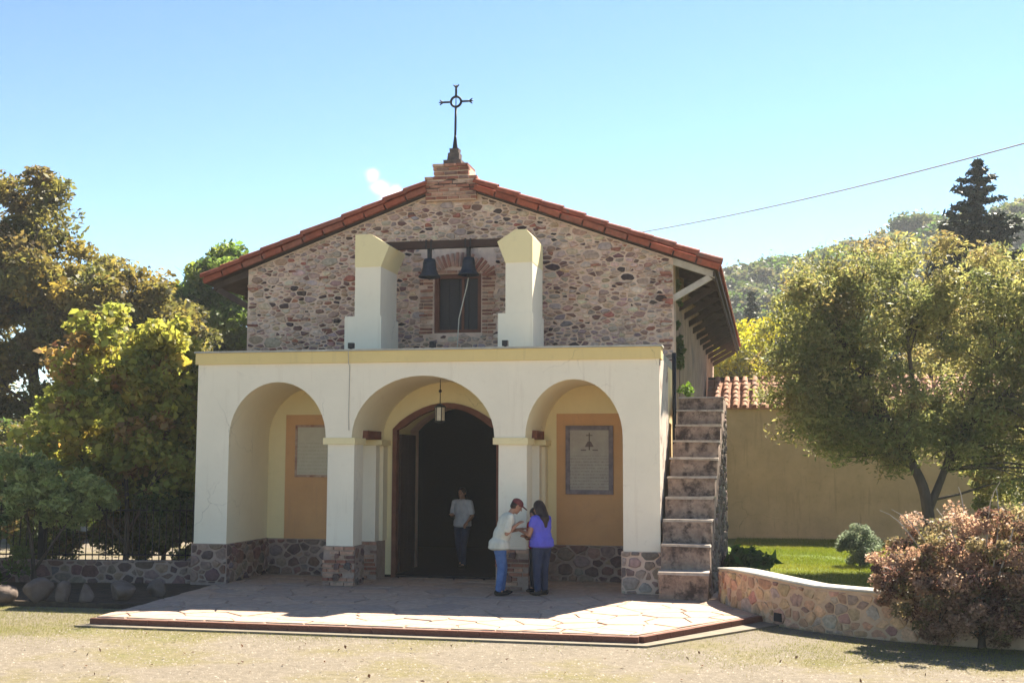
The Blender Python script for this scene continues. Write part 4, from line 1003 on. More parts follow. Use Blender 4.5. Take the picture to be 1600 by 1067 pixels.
RUST = [((0.165, 0.105, 0.072), 3), ((0.11, 0.06, 0.044), 2.4), ((0.27, 0.185, 0.135), 2.0), ((0.10, 0.092, 0.04), 2.4), ((0.045, 0.024, 0.022), 2.0)]
# left side
tree('large_tree', 'tall tapering tree with olive gold foliage rising behind the railing', (-20.6, 14.0, -0.12),
     [((-1.2, 0, 9.5), (1.5, 1.7, 2.3), 1.8), ((-0.4, 0, 7.4), (2.7, 2.6, 2.2), 3.2), ((-3.2, 0, 6.2), (2.6, 2.4, 2.8), 2), ((1.8, 0, 6.5), (2.1, 2.3, 1.8), 2.8), ((3.5, 0.3, 6.0), (1.8, 1.8, 1.9), 2.4), ((-1, 0.2, 3.6), (4.6, 2.6, 2.2), 3.4), ((3.6, 0.4, 3.0), (2.2, 1.8, 2.0), 1.8)], 520, 150000, 0.62, 0.18, OLIVEGOLD, 1, trunk_r=0.34, limbs=80, limb_r=0.09, trunk=[[(0, 0, -0.1), (0.05, 0, 2), (-0.5, 0, 5), (-0.9, 0, 9)], [(0, 0, 2), (1.2, 0.1, 3.6), (2.6, 0.2, 5.2)], [(0, 0, 1.6), (-1.6, 0, 3.4), (-3, 0, 5.6)]])
tree('background_tree', 'rounded green tree standing behind the eave of the chapel', (-17.4, 20.0, -0.12), [((0.4, 0, 7.2), (2.6, 2.6, 2.7), 3), ((-1.8, 0, 6.4), (2.0, 2, 2.1), 2), ((0.2, 0, 4.0), (2.6, 2.4, 2.4), 2)], 200, 70000, 0.6, 0.22, GREEN, 2, trunk_r=0.25, limbs=30)
tree('young_tree', 'bushy young tree with yellow green leaves close behind the railing', (-10.4, 0.75, -0.1), [((-0.1, 0, 4.2), (1.3, 0.9, 1.0), 3), ((-0.7, 0, 3.0), (1.5, 0.9, 1.2), 3), ((0.8, 0.1, 3.0), (0.85, 0.8, 1.5), 3), ((0.9, 0, 4.2), (0.7, 0.7, 0.75), 1.2), ((0.3, 0.1, 2.0), (1.4, 0.7, 0.6), 1.6)], 230, 26000, 0.32, 0.135, YELLOWGREEN, 3, trunk=[[(0.1, 0, -0.1), (0.15, 0, 0.9), (0.0, 0.1, 2.2), (-0.2, 0, 3.8)], [(0.15, 0, 0.9), (0.6, 0.1, 1.9), (0.9, 0.1, 3.2)], [(0.12, 0, 0.7), (-0.6, 0, 1.6), (-1.0, 0, 2.9)]], trunk_r=0.07, limbs=60, limb_r=0.022, aspect=1.4)
tree('pale_shrub', 'loose grey green shrub spilling over the railing', (-11.2, -0.75, -0.05), [((-0.4, 0, 1.75), (1.0, 0.5, 0.75), 3), ((0.6, 0, 1.55), (0.9, 0.45, 0.45), 2), ((-1.6, 0, 1.6), (0.9, 0.5, 0.8), 2)], 110, 18000, 0.2, 0.10, PALEGREEN, 4, trunk=[[(0, 0, -0.05), (-0.1, 0, 0.7), (-0.3, 0, 1.6)], [(0, 0, 0.3), (0.5, 0, 1.0), (0.9, 0, 1.5)]], trunk_r=0.05, limbs=40, limb_r=0.016, cat='shrub', aspect=2.6)
tree('dark_shrub', 'dense dark green shrub leaning on the pier behind the railing', (-9.3, 0.95, -0.1), [((0.2, 0, 1.1), (0.7, 0.4, 0.7), 3), ((0.0, -0.3, 1.45), (0.75, 0.5, 0.3), 1.6)], 75, 15000, 0.2, 0.075, DARK, 5, trunk_r=0.04, limbs=24, limb_r=0.014, cat='shrub')
tree('dark_shrub', 'dark sprawling shrub on the bed in front of the railing', (-12.1, -1.6, -0.05), [((0, 0, 0.55), (1.3, 0.6, 0.6), 3), ((-1.2, 0, 0.8), (1.2, 0.7, 0.8), 3)], 70, 13000, 0.24, 0.08, DARK, 6, trunk_r=0.04, limbs=24, limb_r=0.014, cat='shrub')
tree('dark_shrub', 'twiggy dark bush behind the far run of railing', (-12.7, 2.2, -0.1), [((0, 0, 1.6), (2.0, 0.9, 1.5), 3), ((1.6, 0.2, 1.7), (1.0, 0.7, 0.7), 1.5)], 110, 26000, 0.32, 0.09, DARK+[((0.09, 0.06, 0.03), 2)], 7, trunk_r=0.06, limbs=40, limb_r=0.02, cat='shrub')
tree('dark_shrub', 'tall shadowy shrub filling the gap behind the young tree', (-10.9, 3.4, -0.1), [((0, 0, 1.5), (1.7, 0.8, 1.4), 3)], 90, 20000, 0.28, 0.10, DARK, 18, trunk_r=0.05, limbs=30, limb_r=0.018, cat='shrub')
tree('dark_shrub', 'dark leafy shrub below the tall olive gold tree', (-15.6, 5.5, -0.1), [((0, 0, 1.7), (2.4, 1.0, 1.6), 3)], 110, 24000, 0.34, 0.12, DARK+[((0.08, 0.08, 0.025), 2)], 19, trunk_r=0.06, limbs=34, limb_r=0.02, cat='shrub')
# right side
tree('olive_tree', 'broad spreading olive coloured tree with forked trunk on the lawn', (5.0, 5.0, 0.05),
     [((-0.5, 0, 5.5), (2.0, 1.7, 1.45), 4), ((-1.9, 0, 5.2), (1.15, 1.3, 1.3), 3), ((-2.2, 0, 3.9), (1.15, 1.2, 1.1), 2.6), ((1.6, 0.2, 5.3), (2.0, 1.8, 1.55), 4), ((2.4, 0, 3.6), (1.7, 1.4, 1.5), 3.4), ((-2.1, -0.2, 3.05), (1.0, 0.9, 0.65), 1.6), ((-0.9, 0.2, 3.4), (1.3, 1.2, 1.0), 2.2), ((-0.7, 0.1, 2.5), (0.9, 0.8, 0.55), 1.0), ((0.9, 0.5, 3.2), (1.5, 1.0, 1.1), 2.2), ((2.0, 0.6, 2.0), (1.5, 0.9, 0.9), 1.6), ((0.5, -0.2, 2.7), (1.5, 0.9, 0.8), 1.5), ((-1.6, 0, 2.75), (0.9, 0.8, 0.5), 1.0)], 800, 125000, 0.40, 0.105, OLIVE, 8,
     trunk=[[(0, 0, -0.1), (-0.06, 0, 0.9), (-0.18, 0, 1.7), (-0.6, 0, 2.6), (-1.1, 0.1, 3.7), (-1.5, 0, 4.6)], [(-0.08, 0, 1.2), (0.25, 0, 2.0), (0.6, 0.1, 3.0), (1.3, 0.1, 4.2)], [(-0.5, 0, 2.4), (-0.3, 0.1, 3.4), (-0.4, 0, 4.8)], [(0.5, 0.1, 2.7), (1.3, -0.1, 3.4), (1.9, 0, 4.0)]], trunk_r=0.15, limbs=190, limb_r=0.03, aspect=3.2, up=0.2, surf=0.5)
tree('yellow_tree', 'bright yellow green tree beyond the tiled garden wall', (2.2, 30.0, -0.12), [((0, 0, 6.6), (2.6, 2.2, 2.2), 3), ((-1.4, 0, 5.0), (1.6, 1.6, 2.2), 2), ((2.2, 0, 5.4), (2, 2, 2.4), 2)], 130, 36000, 0.55, 0.16, YELLOW, 9, trunk_r=0.2, limbs=30)
tree('background_tree', 'dull olive tree beyond the garden wall, under the dark conifer', (10.5, 22.0, -0.12), [((0, 0, 5.2), (4.0, 2.2, 2.4), 3), ((-2.5, 0, 4.0), (2.4, 2, 2.4), 2), ((3, 0, 4), (3, 2, 3), 2)], 170, 60000, 0.6, 0.17, OLIVE, 10, trunk_r=0.24, limbs=30)
tree('background_shrub', 'tall olive green shrub against the garden wall behind the spreading tree', (8.3, 9.5, 0.05), [((0, 0, 2.0), (2.0, 1.2, 1.7), 3)], 100, 26000, 0.35, 0.10, OLIVE, 17, trunk_r=0.08, limbs=30, limb_r=0.03, cat='shrub')
tree('rust_bush', 'rounded rust red barberry bush with bare arching twigs over the low wall', (4.42, -4.15, -0.12), [((0, 0.1, 0.92), (1.30, 0.9, 0.88), 4), ((0.75, 0.1, 1.0), (0.85, 0.8, 0.92), 2), ((-0.6, 0.2, 0.85), (0.75, 0.7, 0.6), 1.5), ((0.2, -0.2, 0.35), (1.1, 0.7, 0.3), 1.6)], 420, 85000, 0.16, 0.046, RUST, 11, trunk=[[(0, 0, -0.05), (0.02, 0, 0.4), (0.1, 0, 1.0)], [(0, 0, 0.1), (-0.4, 0, 0.6), (-0.7, 0, 1.0)], [(0, 0, 0.1), (0.5, 0, 0.6), (0.9, 0, 1.2)]], trunk_r=0.05, limbs=60, limb_r=0.014, cat='bush', aspect=1.7, surf=0.6)
bush = [o for o in bpy.data.objects if o.name.startswith('rust_bush')][0]
rng = np.random.default_rng(41); parts = []
for (dx, dz, L) in [(-1.0, 1.5, 0.9), (-0.9, 1.62, 0.7), (-0.35, 1.7, 0.75), (0.0, 1.75, 0.7), (0.35, 1.8, 0.8), (0.8, 1.75, 0.8), (0.15, 1.85, 0.9), (-0.6, 1.66, 0.9), (1.1, 1.75, 0.7), (0.5, 1.95, 0.9)]:
    a = Vector((dx*0.4, rng.uniform(-.2, .2), 0.9)); b = Vector((dx*1.25+rng.uniform(-.25, .1), rng.uniform(-.4, .3), dz+rng.uniform(0.0, 0.28)))
    parts.append(tube_vf(bend(a, b, rng, 6, 0.05, 0.10), [0.013*(1-0.7*i/6) for i in range(7)], 5))
V, F = join_tubes(parts); link('twigs', py_mesh('twigs', V, F), MT['palewood'], bush)
tree('grey_shrub', 'small grey green shrub on the lawn below the spreading tree', (3.6, 5.6, 0.05), [((0, 0, 0.42), (0.42, 0.4, 0.42), 1)], 30, 6500, 0.16, 0.06, [((0.10, 0.12, 0.08), 3), ((0.06, 0.075, 0.05), 2)], 12, trunk_r=0.025, limbs=14, limb_r=0.01, cat='shrub', aspect=3)
tree('leafy_plant', 'dark glossy leafy plant at the foot of the staircase', (1.42, 1.7, 0.05), [((0, 0, 0.28), (0.42, 0.5, 0.30), 1)], 26, 900, 0.2, 0.20, [((0.02, 0.045, 0.012), 3), ((0.05, 0.09, 0.02), 1.3)], 13, trunk_r=0.02, limbs=12, limb_r=0.01, cat='plant', aspect=2.2)
tree('wall_ivy', 'dark ivy clinging to the side wall under the eave', (0.06, 3.75, 4.0), [((0.0, 0, 0.9), (0.07, 0.22, 1.0), 1), ((0.0, 0, 0.3), (0.06, 0.14, 0.5), 1)], 40, 3200, 0.09, 0.06, DARK, 14, trunk=[[(0, 0, -3.96), (0.02, 0, -1.5), (0.02, 0.03, 0.8)]], trunk_r=0.015, limbs=10, limb_r=0.006, cat='ivy')
tree('leafy_plant', 'small bright green weed growing on the top stair', (0.28, 2.65, 3.38), [((0.0, 0, 0.16), (0.14, 0.1, 0.14), 1)], 10, 260, 0.07, 0.06, [((0.07, 0.11, 0.018), 1), ((0.045, 0.08, 0.016), 1)], 15, trunk=[[(0, 0, 0.0), (0, 0, 0.12), (0.01, 0, 0.22)]], trunk_r=0.006, limbs=6, limb_r=0.004, cat='plant')
# conifers
def conifer(name, label, base, H, R, seed, nwh=26, zstart=0.12, power=0.85, per=9, ln=0.22, group=None, cat='tree'):
    rng = np.random.default_rng(seed); t = thing(name, label, cat, base, 0, group); C = []; D = []; parts = [tube_vf([(0, 0, -0.1), (0, 0, H*0.5), (0, 0, H)], [R*0.10, R*0.055, 0.015], 8)]
    for i in range(nwh):
        f = i/(nwh-1); z = H*(zstart+(0.985-zstart)*f); L = R*(1-f)**power+0.10
        for k in range(per if f < 0.8 else 5):
            a = rng.uniform(0, 2*PI); l = L*rng.uniform(0.55, 1.12); dr = rng.uniform(0.05, 0.3)*(1-f)
            d = np.array([math.cos(a), math.sin(a), 0.0]); m = max(5, int(l/0.16))
            pts = [Vector(d*l*s+np.array([0, 0, z-l*dr*s+0.18*l*s*s])) for s in np.linspace(0, 1, 5)]
            parts.append(tube_vf(pts, [0.03*(1-f)+0.008, 0.02, 0.014, 0.01, 0.004], 4))
            for s in np.linspace(0.12, 1, m):
                p = d*l*s+np.array([0, 0, z-l*dr*s+0.18*l*s*s])
                nn = 16
                side = np.cross(d, [0, 0, 1])
                q = rng.normal(0, 1, (nn, 1))*side*0.11*l**0.5+d*rng.uniform(-.1, .16, (nn, 1))+np.array([0, 0, 1])*rng.normal(-0.03, 0.05, (nn, 1))
                C.append(p+q); D.append(np.tile(d*0.8+np.array([0, 0, -0.25]), (nn, 1)))
    C = np.concatenate(C); D = np.concatenate(D); n = len(C)
    cols = np.clip(np.array([0.022, 0.036, 0.022])*(1+rng.normal(0, 0.25, (n, 1))), 0.004, 1)
    link('crown', leaf_mesh('crown', C, ln*rng.uniform(0.7, 1.3, n), rng, cols, 3.2, 0.2, D), 'needle', t)
    V, F = join_tubes(parts); link('trunk', py_mesh('trunk', V, F), 'bark', t); return t
conifer('spruce_tree', 'dark pointed spruce rising above the spreading olive tree', (10.55, 32.0, -0.12), 14.95, 5.0, 50, nwh=34, power=0.80, per=14, ln=0.34)
conifer('cypress_tree', 'tiny dark narrow conifer top in front of the wooded hill', (0.9, 60, -0.12), 13.4, 0.75, 51, nwh=34, power=0.55, per=8, ln=0.3)
# hillside trees
rng = np.random.default_rng(60); protos = []
for k in range(3):
    K = []; 
    for _ in range(26):
        d = rng.normal(0, 1, 3); d /= np.linalg.norm(d); d[2] = abs(d[2])*0.9-0.15; K.append(np.array([0, 0, 3.2])+d*np.array([2.6, 2.6, 2.2])*rng.uniform(0.5, 1))
    K = np.array(K); cid = rng.integers(0, 26, 2600); C = K[cid]+rng.normal(0, 0.42, (2600, 3))
    pal = [OLIVE, [(tuple(x*1.5 for x in c_), w_) for c_, w_ in GREEN], OLIVE+GREEN][k]
    me = leaf_mesh('crown', C, rng.uniform(0.4, 0.8, 2600), rng, palette_cols(rng, cid, pal, 0.15, 0.2)*np.array([0.36, 0.42, 0.42]), 1.5, 0.4); me.materials.append(MT['leaf'])
    V, F = tube_vf([(0, 0, -0.8), (0.1, 0, 1.5), (0, 0, 3.6)], [0.3, 0.22, 0.08], 6); tm = py_mesh('trunk', V, F); tm.materials.append(MT['bark']); protos.append((me, tm))
HL = ['dull olive tree in the wood covering the far hillside', 'fresh green tree in the wood covering the far hillside', 'tree of mixed olive and green leaves in the wood on the far hillside']
pts = []
for _ in range(9000):
    y = rng.uniform(95, 215); x = rng.uniform(-8, 62+0.12*y) 
    if y > 190: continue
    if len(pts) >= 230: break
    if all((x-q[0])**2+(y-q[1])**2 > 4.3**2 for q in pts) and hill_z(x, y) > 1.0: pts.append((x, y))
for i, (x, y) in enumerate(pts):
    t = thing('hillside_tree', HL[i % 3], 'tree', (x, y, float(hill_z(np.array(x), np.array(y)))), rng.uniform(0, 6), ['olive trees on the far hillside', 'green trees on the far hillside', 'mixed trees on the far hillside'][i % 3])
    s = rng.uniform(0.8, 1.35); t.scale = (s*1.1, s*1.1, s); me, tm = protos[i % 3]
    link('crown', me, None, t); link('trunk', tm, None, t)

# grass
def blades(name, P, h, wd, cols, rng, lean=0.5):
    n = len(P); a = rng.uniform(0, 2*PI, n); d = np.stack([np.cos(a), np.sin(a), np.zeros(n)], 1)
    ln = rng.normal(0, lean, (n, 2)); T = P+np.stack([ln[:, 0]*h, ln[:, 1]*h, h], 1)
    V = np.empty((n, 3, 3)); V[:, 0] = P-d*wd[:, None]; V[:, 1] = P+d*wd[:, None]; V[:, 2] = T
    return np_mesh(name, V.reshape(-1, 3), np.arange(n*3).reshape(n, 3), np.repeat(cols, 3, axis=0))
def vnoise(x, y, seed, f):
    r = np.random.default_rng(seed); v = np.zeros_like(x)
    for k in range(5):
        a = r.uniform(0, 2*PI); ph = r.uniform(0, 6, 2); ff = f*(1.6**k)
        v += np.sin((x*math.cos(a)+y*math.sin(a))*ff+ph[0]+1.3*np.sin((y*math.cos(a)-x*math.sin(a))*ff*0.7+ph[1]))/(1.35**k)
    return v
rng = np.random.default_rng(70)
def in_poly(x, y, poly):
    ins = np.zeros(len(x), bool); n = len(poly)
    for i in range(n):
        x0, y0 = poly[i]; x1, y1 = poly[(i+1) % n]
        c = ((y0 > y) != (y1 > y)) & (x < (x1-x0)*(y-y0)/(y1-y0+1e-12)+x0); ins ^= c
    return ins
n = 330000; x = rng.uniform(-11.5, 6.5, n); y = rng.uniform(-10.5, -2.5, n)
front = [(-7.78, -4.99), (0.26, -5.07), (1.95, -2.62), (1.6, -2.0), (-7.7, -2.0)]
v = vnoise(x, y, 4, 0.9)
near = np.clip((x+7.2)*-0.9, -0.5, 2.2)+np.clip((y+6.1)*1.0, -0.8, 1.0)+np.clip((x-1.2)*0.35, 0, 0.8)
keep = (v*0.45+near+rng.normal(0, 0.5, n) > 0.55) & ~in_poly(x, y, front) & ~in_poly(x, y, [(-16, -3.3), (-8.0, -3.1), (-7.5, -2.0), (-16, -2)])
wallpoly = [(p[0]-0.02, p[1]-0.02) for p in WALLP]+[(14, -4.3), (14, 5), (1, 5)]
keep &= ~in_poly(x, y, wallpoly)
x, y = x[keep], y[keep]; n = len(x); g = np.clip(0.5+0.35*vnoise(x, y, 9, 1.1)+0.25*(x < -7)+0.3*(y > -6.3)+rng.normal(0, 0.18, n), 0, 1)[:, None]
cols = (1-g)*np.array([0.28, 0.23, 0.11])+g*np.array([0.20, 0.205, 0.042]); cols *= rng.uniform(0.7, 1.15, (n, 1))
me = blades('dry_grass', np.stack([x, y, np.full(n, -0.125)], 1), rng.uniform(0.012, 0.042, n), rng.uniform(0.0015, 0.0035, n), cols, rng, 0.7)
tag(link('dry_grass', me, 'grassblade'), 'short sunburnt grass growing in patches across the forecourt', 'grass', kind='stuff')
n = 260000; x = rng.uniform(0.9, 9.5, n); y = rng.uniform(-4.2, 14.2, n)
keep = in_poly(x, y, lawn_pts) & (vnoise(x, y, 12, 1.6)+rng.normal(0, 0.8, n) > -1.6); x, y = x[keep], y[keep]; n = len(x); g = np.clip(0.45+0.22*vnoise(x, y, 15, 0.9)+rng.normal(0, 0.22, n), 0, 1.3)[:, None]
cols = (1-g)*np.array([0.16, 0.21, 0.025])+g*np.array([0.27, 0.27, 0.05]); cols *= rng.uniform(0.6, 1.2, (n, 1))
me = blades('lawn_grass', np.stack([x, y, np.full(n, 0.055)], 1), rng.uniform(0.025, 0.075, n), rng.uniform(0.003, 0.007, n), cols, rng, 0.45)
tag(link('lawn_grass', me, 'grassblade'), 'fresh green mown grass on the lawn behind the low wall', 'grass', kind='stuff')
# gravel of the forecourt
n = 26000; x = rng.uniform(-8.5, 6, n); y = rng.uniform(-10.5, -5.2, n); keep = (vnoise(x, y, 4, 0.9)*0.45+np.clip((x+7.2)*-0.9, -0.5, 2.2)+np.clip((y+6.1), -0.8, 1) < 0.9) & ~in_poly(x, y, front)
x, y = x[keep], y[keep]; n = len(x); r = rng.uniform(0.004, 0.016, n)*rng.choice([1, 1, 1, 1.6], n)
oc = np.array([(1, 0, 0), (-.5, .87, 0), (-.5, -.87, 0), (0, 0, 0.75)]); rot = rng.uniform(0, 2*PI, n)
V = np.empty((n, 4, 3))
for k in range(4):
    V[:, k, 0] = x+r*(oc[k, 0]*np.cos(rot)-oc[k, 1]*np.sin(rot))*rng.uniform(0.7, 1.3, n); V[:, k, 1] = y+r*(oc[k, 0]*np.sin(rot)+oc[k, 1]*np.cos(rot)); V[:, k, 2] = -0.122+r*oc[k, 2]*rng.uniform(0.6, 1.2, n)
base = (np.arange(n)*4)[:, None, None]; F = (base+np.array([(0, 1, 3), (1, 2, 3), (2, 0, 3)])[None]).reshape(-1, 3)
g = rng.uniform(0, 1, (n, 1)); cols = (1-g)*np.array([0.15, 0.128, 0.10])+g*np.array([0.27, 0.235, 0.19]); cols[rng.random(n) < 0.02] *= 0.4
tag(link('gravel', np_mesh('gravel', V.reshape(-1, 3), F, np.repeat(cols, 4, axis=0)), 'pebble'), 'pale loose gravel strewn over the forecourt', 'gravel', kind='stuff')
# fallen leaves on the forecourt
n = 150; C = np.stack([rng.uniform(-7.5, 5.0, n), rng.uniform(-9.6, -5.4, n), np.full(n, -0.100)], 1)
cols = np.array([[0.08, 0.045, 0.03]])*rng.uniform(0.5, 1.6, (n, 1))
tag(link('fallen_leaves', leaf_mesh('fallen_leaves', C, rng.uniform(0.03, 0.065, n), rng, cols, 1.6, 2.0), 'leaf'), 'dry brown leaves littering the forecourt', 'leaves', kind='stuff')

# =================================================================== people
def cap_vf(p0, r0, p1, r1, n=12):
    p0, p1 = Vector(p0), Vector(p1); d = p1-p0; L = d.length; d = d/L if L > 1e-6 else Vector((0, 0, 1))
    pts = []; rad = []
    for i in range(5): t = i/4*PI/2; pts.append(p0-d*r0*math.cos(t)); rad.append(max(r0*math.sin(t), 0.001))
    for i in range(5): t = i/4*PI/2; pts.append(p1+d*r1*math.sin(t)); rad.append(max(r1*math.cos(t), 0.001))
    return tube_vf(pts, rad, n)
def ell_vf(c, r, rot=(0, 0, 0), n=14, m=9):
    V = []; F = []; R_ = Euler(rot).to_matrix(); c = Vector(c)
    for j in range(m+1):
        t = PI*j/m
        for i in range(n):
            a = 2*PI*i/n; V.append(c+R_ @ Vector((r[0]*math.sin(t+1e-4)*math.cos(a), r[1]*math.sin(t+1e-4)*math.sin(a), r[2]*math.cos(t))))
    for j in range(m):
        for i in range(n): F.append((j*n+i, (j+1)*n+i, (j+1)*n+(i+1) % n, j*n+(i+1) % n))
    F += [tuple(range(n)), tuple(m*n+i for i in range(n))[::-1]]
    return V, F
def flesh(name, prims, mat, parent, voxel=0.012, smooth=4):
    V, F = join_tubes([cap_vf(*q[1:]) if q[0] == 'c' else ell_vf(*q[1:]) for q in prims])
    me = py_mesh(name, V, F); bm = bmesh.new(); bm.from_mesh(me); bmesh.ops.recalc_face_normals(bm, faces=bm.faces); bm.to_mesh(me); bm.free()
    o = bpy.data.objects.new('tmp', me); COL.objects.link(o)
    r = o.modifiers.new('r', 'REMESH'); r.mode = 'VOXEL'; r.voxel_size = voxel; r.use_smooth_shade = True
    s = o.modifiers.new('s', 'SMOOTH'); s.iterations = smooth; s.factor = 0.5
    dg = bpy.context.evaluated_depsgraph_get(); new = bpy.data.meshes.new_from_object(o.evaluated_get(dg))
    bpy.data.objects.remove(o); bpy.data.meshes.remove(me); new.name = name
    for p in new.polygons: p.use_smooth = True
    return link(name, new, mat, parent)
SKIN = mat_plain('skin', (0.40, 0.20, 0.125), 0.55, 0, 0.06); HAIR = mat_mottle('dark brown hair', (0.014, 0.008, 0.007), (0.045, 0.024, 0.018), 40, 0.4, 60, 0.8, 0.01, vscale=(1, 1, 0.08))
def cloth(n, c): return mat_mottle(n, tuple(x*0.8 for x in c), tuple(min(1, x*1.12) for x in c), 7, 0.9, 11, 0.9, 0.03, vscale=(1, 1, 0.6))
def lerp(a, b, t): return tuple(a[i]+(b[i]-a[i])*t for i in range(3))
def hand(wr, d, side, s=1.0):
    """palm, four unequal curled fingers and a thumb; d points along the forearm"""
    d = Vector(d).normalized(); up = Vector((0, 0, 1)); sd = d.cross(up); sd = sd.normalized() if sd.length > 0.1 else Vector((1, 0, 0)); nn = sd.cross(d).normalized(); wr = Vector(wr)
    out = [('c', wr, 0.024*s, wr+d*0.03*s, 0.026*s)]
    for k in range(4):
        o = (k-1.5)*0.019*s; out.append(('c', wr+d*0.02*s+sd*o*0.7, 0.014*s, wr+d*0.085*s+sd*o, 0.0115*s))
        l = (0.036, 0.043, 0.040, 0.031)[k]*s; b = wr+d*0.085*s+sd*o; m = b+d*l*0.8-nn*l*0.35; e = m+d*l*0.45-nn*l*0.75
        out += [('c', b, 0.0100*s, m, 0.0092*s), ('c', m, 0.0092*s, e, 0.0080*s)]
    tb = wr+d*0.03*s+sd*side*0.026*s; tm = tb+d*0.035*s+sd*side*0.024*s-nn*0.008; out += [('c', tb, 0.013*s, tm, 0.011*s), ('c', tm, 0.0105*s, tm+d*0.028*s-nn*0.012*s, 0.009*s)]
    return out
def head(c, tilt, s=1.0, turn=0.0):
    """face looks along +x; tilt bows it forward"""
    R_ = Matrix.Rotation(turn, 3, 'Z') @ Matrix.Rotation(tilt, 3, 'Y'); c = Vector(c)
    def P(x, y, z): return c+R_ @ (Vector((x, y, z))*s)
    rot = R_.to_euler()
    pr = [('e', P(-0.008, 0, 0.02), (0.092*s, 0.074*s, 0.100*s), rot), ('e', P(0.022, 0, -0.045), (0.064*s, 0.056*s, 0.070*s), rot), ('c', P(0.082, 0, 0.012), 0.009*s, P(0.104, 0, -0.022), 0.013*s),
          ('e', P(0.072, 0, -0.062), (0.016*s, 0.024*s, 0.009*s), rot), ('e', P(0.055, 0, -0.098), (0.024*s, 0.026*s, 0.018*s), rot), ('c', P(0.076, -0.028, 0.03), 0.010*s, P(0.076, 0.028, 0.03), 0.010*s)]
    for q in (-1, 1): pr += [('e', P(-0.005, q*0.078, -0.005), (0.018*s, 0.009*s, 0.032*s), rot)]
    eyes = [P(0.079, q*0.031, 0.006) for q in (-1, 1)]
    return pr, P, eyes, rot
EYE = mat_plain('dark eye', (0.02, 0.015, 0.012), 0.2)
def person(label, loc, heading, J, mats, hair, group=None, scale=1.0, tilt=0.3, turn=0.0, extras=None):
    t = thing('person', label, 'person', loc, heading, group); t.scale = (scale,)*3
    hp, P, eyes, rot = head(J['head'], tilt, 1.0, turn)
    body = list(hp); nk = J['neck']; ch = J['chest']; pv = J['pelvis']; gi = J.get('girth', 1.0)
    body += [('c', nk, 0.052, P(-0.02, 0, -0.06), 0.050), ('e', ch, (0.105*gi, 0.165*gi, 0.20), (0, J.get('lean', 0.1), 0)), ('e', lerp(ch, pv, 0.55), (0.098*gi, 0.140*gi, 0.18), (0, J.get('lean', 0.1), 0)), ('e', pv, (0.112*gi, 0.168*gi, 0.14))]
    body += [('c', nk, 0.055, ch, 0.10)]
    shirt = [('e', ch, (0.122*gi, 0.182*gi, 0.21), (0, J.get('lean', 0.1), 0)), ('e', lerp(ch, pv, 0.55), (0.128*gi, 0.170*gi, 0.19), (0, J.get('lean', 0.1), 0)), ('c', lerp(nk, ch, 0.25), 0.07, ch, 0.12)]
    hem = J['hem']; shirt += [('e', (pv[0], 0, hem+0.12), (0.150*gi, 0.200*gi, 0.125)), ('e', (pv[0], 0, hem+0.06), (0.158*gi, 0.205*gi, 0.06))]
    trousers = [('e', (pv[0], pv[1], pv[2]-0.02), (0.122*gi, 0.176*gi, 0.13))]; shoes = []
    for sd, k in ((1, 'L'), (-1, 'R')):
        sh, el, wr = J['sh'+k], J['el'+k], J['wr'+k]
        body += [('c', sh, 0.052, lerp(sh, el, 0.5), 0.044*gi**0.5), ('c', lerp(sh, el, 0.5), 0.044*gi**0.5, el, 0.036), ('c', el, 0.037, lerp(el, wr, 0.35), 0.037), ('c', lerp(el, wr, 0.35), 0.037, wr, 0.024), ('c', sh, 0.06, ch, 0.09)]
        body += hand(wr, Vector(wr)-Vector(el), -sd)
        f = J.get('sleeve', 0.6); e = lerp(sh, el, f)
        shirt += [('c', ch, 0.10, sh, 0.066), ('c', sh, 0.066, e, 0.060*gi**0.4), ('c', lerp(sh, nk, 0.35), 0.058, sh, 0.062)]
        hi, kn, an = J['hi'+k], J['kn'+k], J['an'+k]
        body += [('c', hi, 0.080*gi, kn, 0.052), ('c', kn, 0.052, lerp(kn, an, 0.3), 0.052), ('c', lerp(kn, an, 0.3), 0.052, an, 0.036)]
        trousers += [('c', (pv[0], hi[1]*0.8, pv[2]), 0.10*gi, hi, 0.095*gi), ('c', hi, 0.095*gi, kn, 0.068*gi**0.5), ('c', kn, 0.068*gi**0.5, (an[0], an[1], an[2]+0.01), 0.058)]
        body += [('c', an, 0.036, (an[0]+0.06, an[1], 0.04), 0.032)]
        shoes += [('e', (an[0]+0.055, an[1], 0.036), (0.135, 0.047, 0.036)), ('e', (an[0]-0.03, an[1], 0.05), (0.052, 0.043, 0.05)), ('c', (an[0], an[1], 0.07), 0.045, (an[0], an[1], 0.10), 0.044)]
    flesh('body', body, SKIN, t, 0.0075, 3)
    flesh('shirt', shirt, mats[0], t, 0.014, 5); flesh('trousers', trousers, mats[1], t, 0.014, 4); flesh('shoes', shoes, mats[2], t, 0.012, 3)
    for e in eyes:
        V, F = ell_vf(e, (0.008, 0.011, 0.008), rot); link('eye', py_mesh('eye', V, F), EYE, t)
    if hair: flesh('hair', hair(P, rot), HAIR, t, 0.011, 4)
    if extras: extras(t, P, rot)
    return t
DENIM = mat_mottle('blue denim', (0.05, 0.10, 0.24), (0.12, 0.20, 0.40), 6, 0.9, 60, 0.3, 0.004)
DARKDENIM = cloth('dark denim', (0.035, 0.045, 0.085)); BLACKC = cloth('black cloth', (0.018, 0.018, 0.024)); LEATHER = cloth('dark leather', (0.03, 0.024, 0.022))
CREAMC = cloth('cream shirt cloth', (0.68, 0.64, 0.52)); PURPLE = cloth('violet blue cloth', (0.13, 0.12, 0.55)); REDC = cloth('red cloth', (0.38, 0.03, 0.03)); GREYC = cloth('pale shirt cloth', (0.62, 0.58, 0.58)); CAPC = cloth('dark red cap cloth', (0.17, 0.045, 0.045))
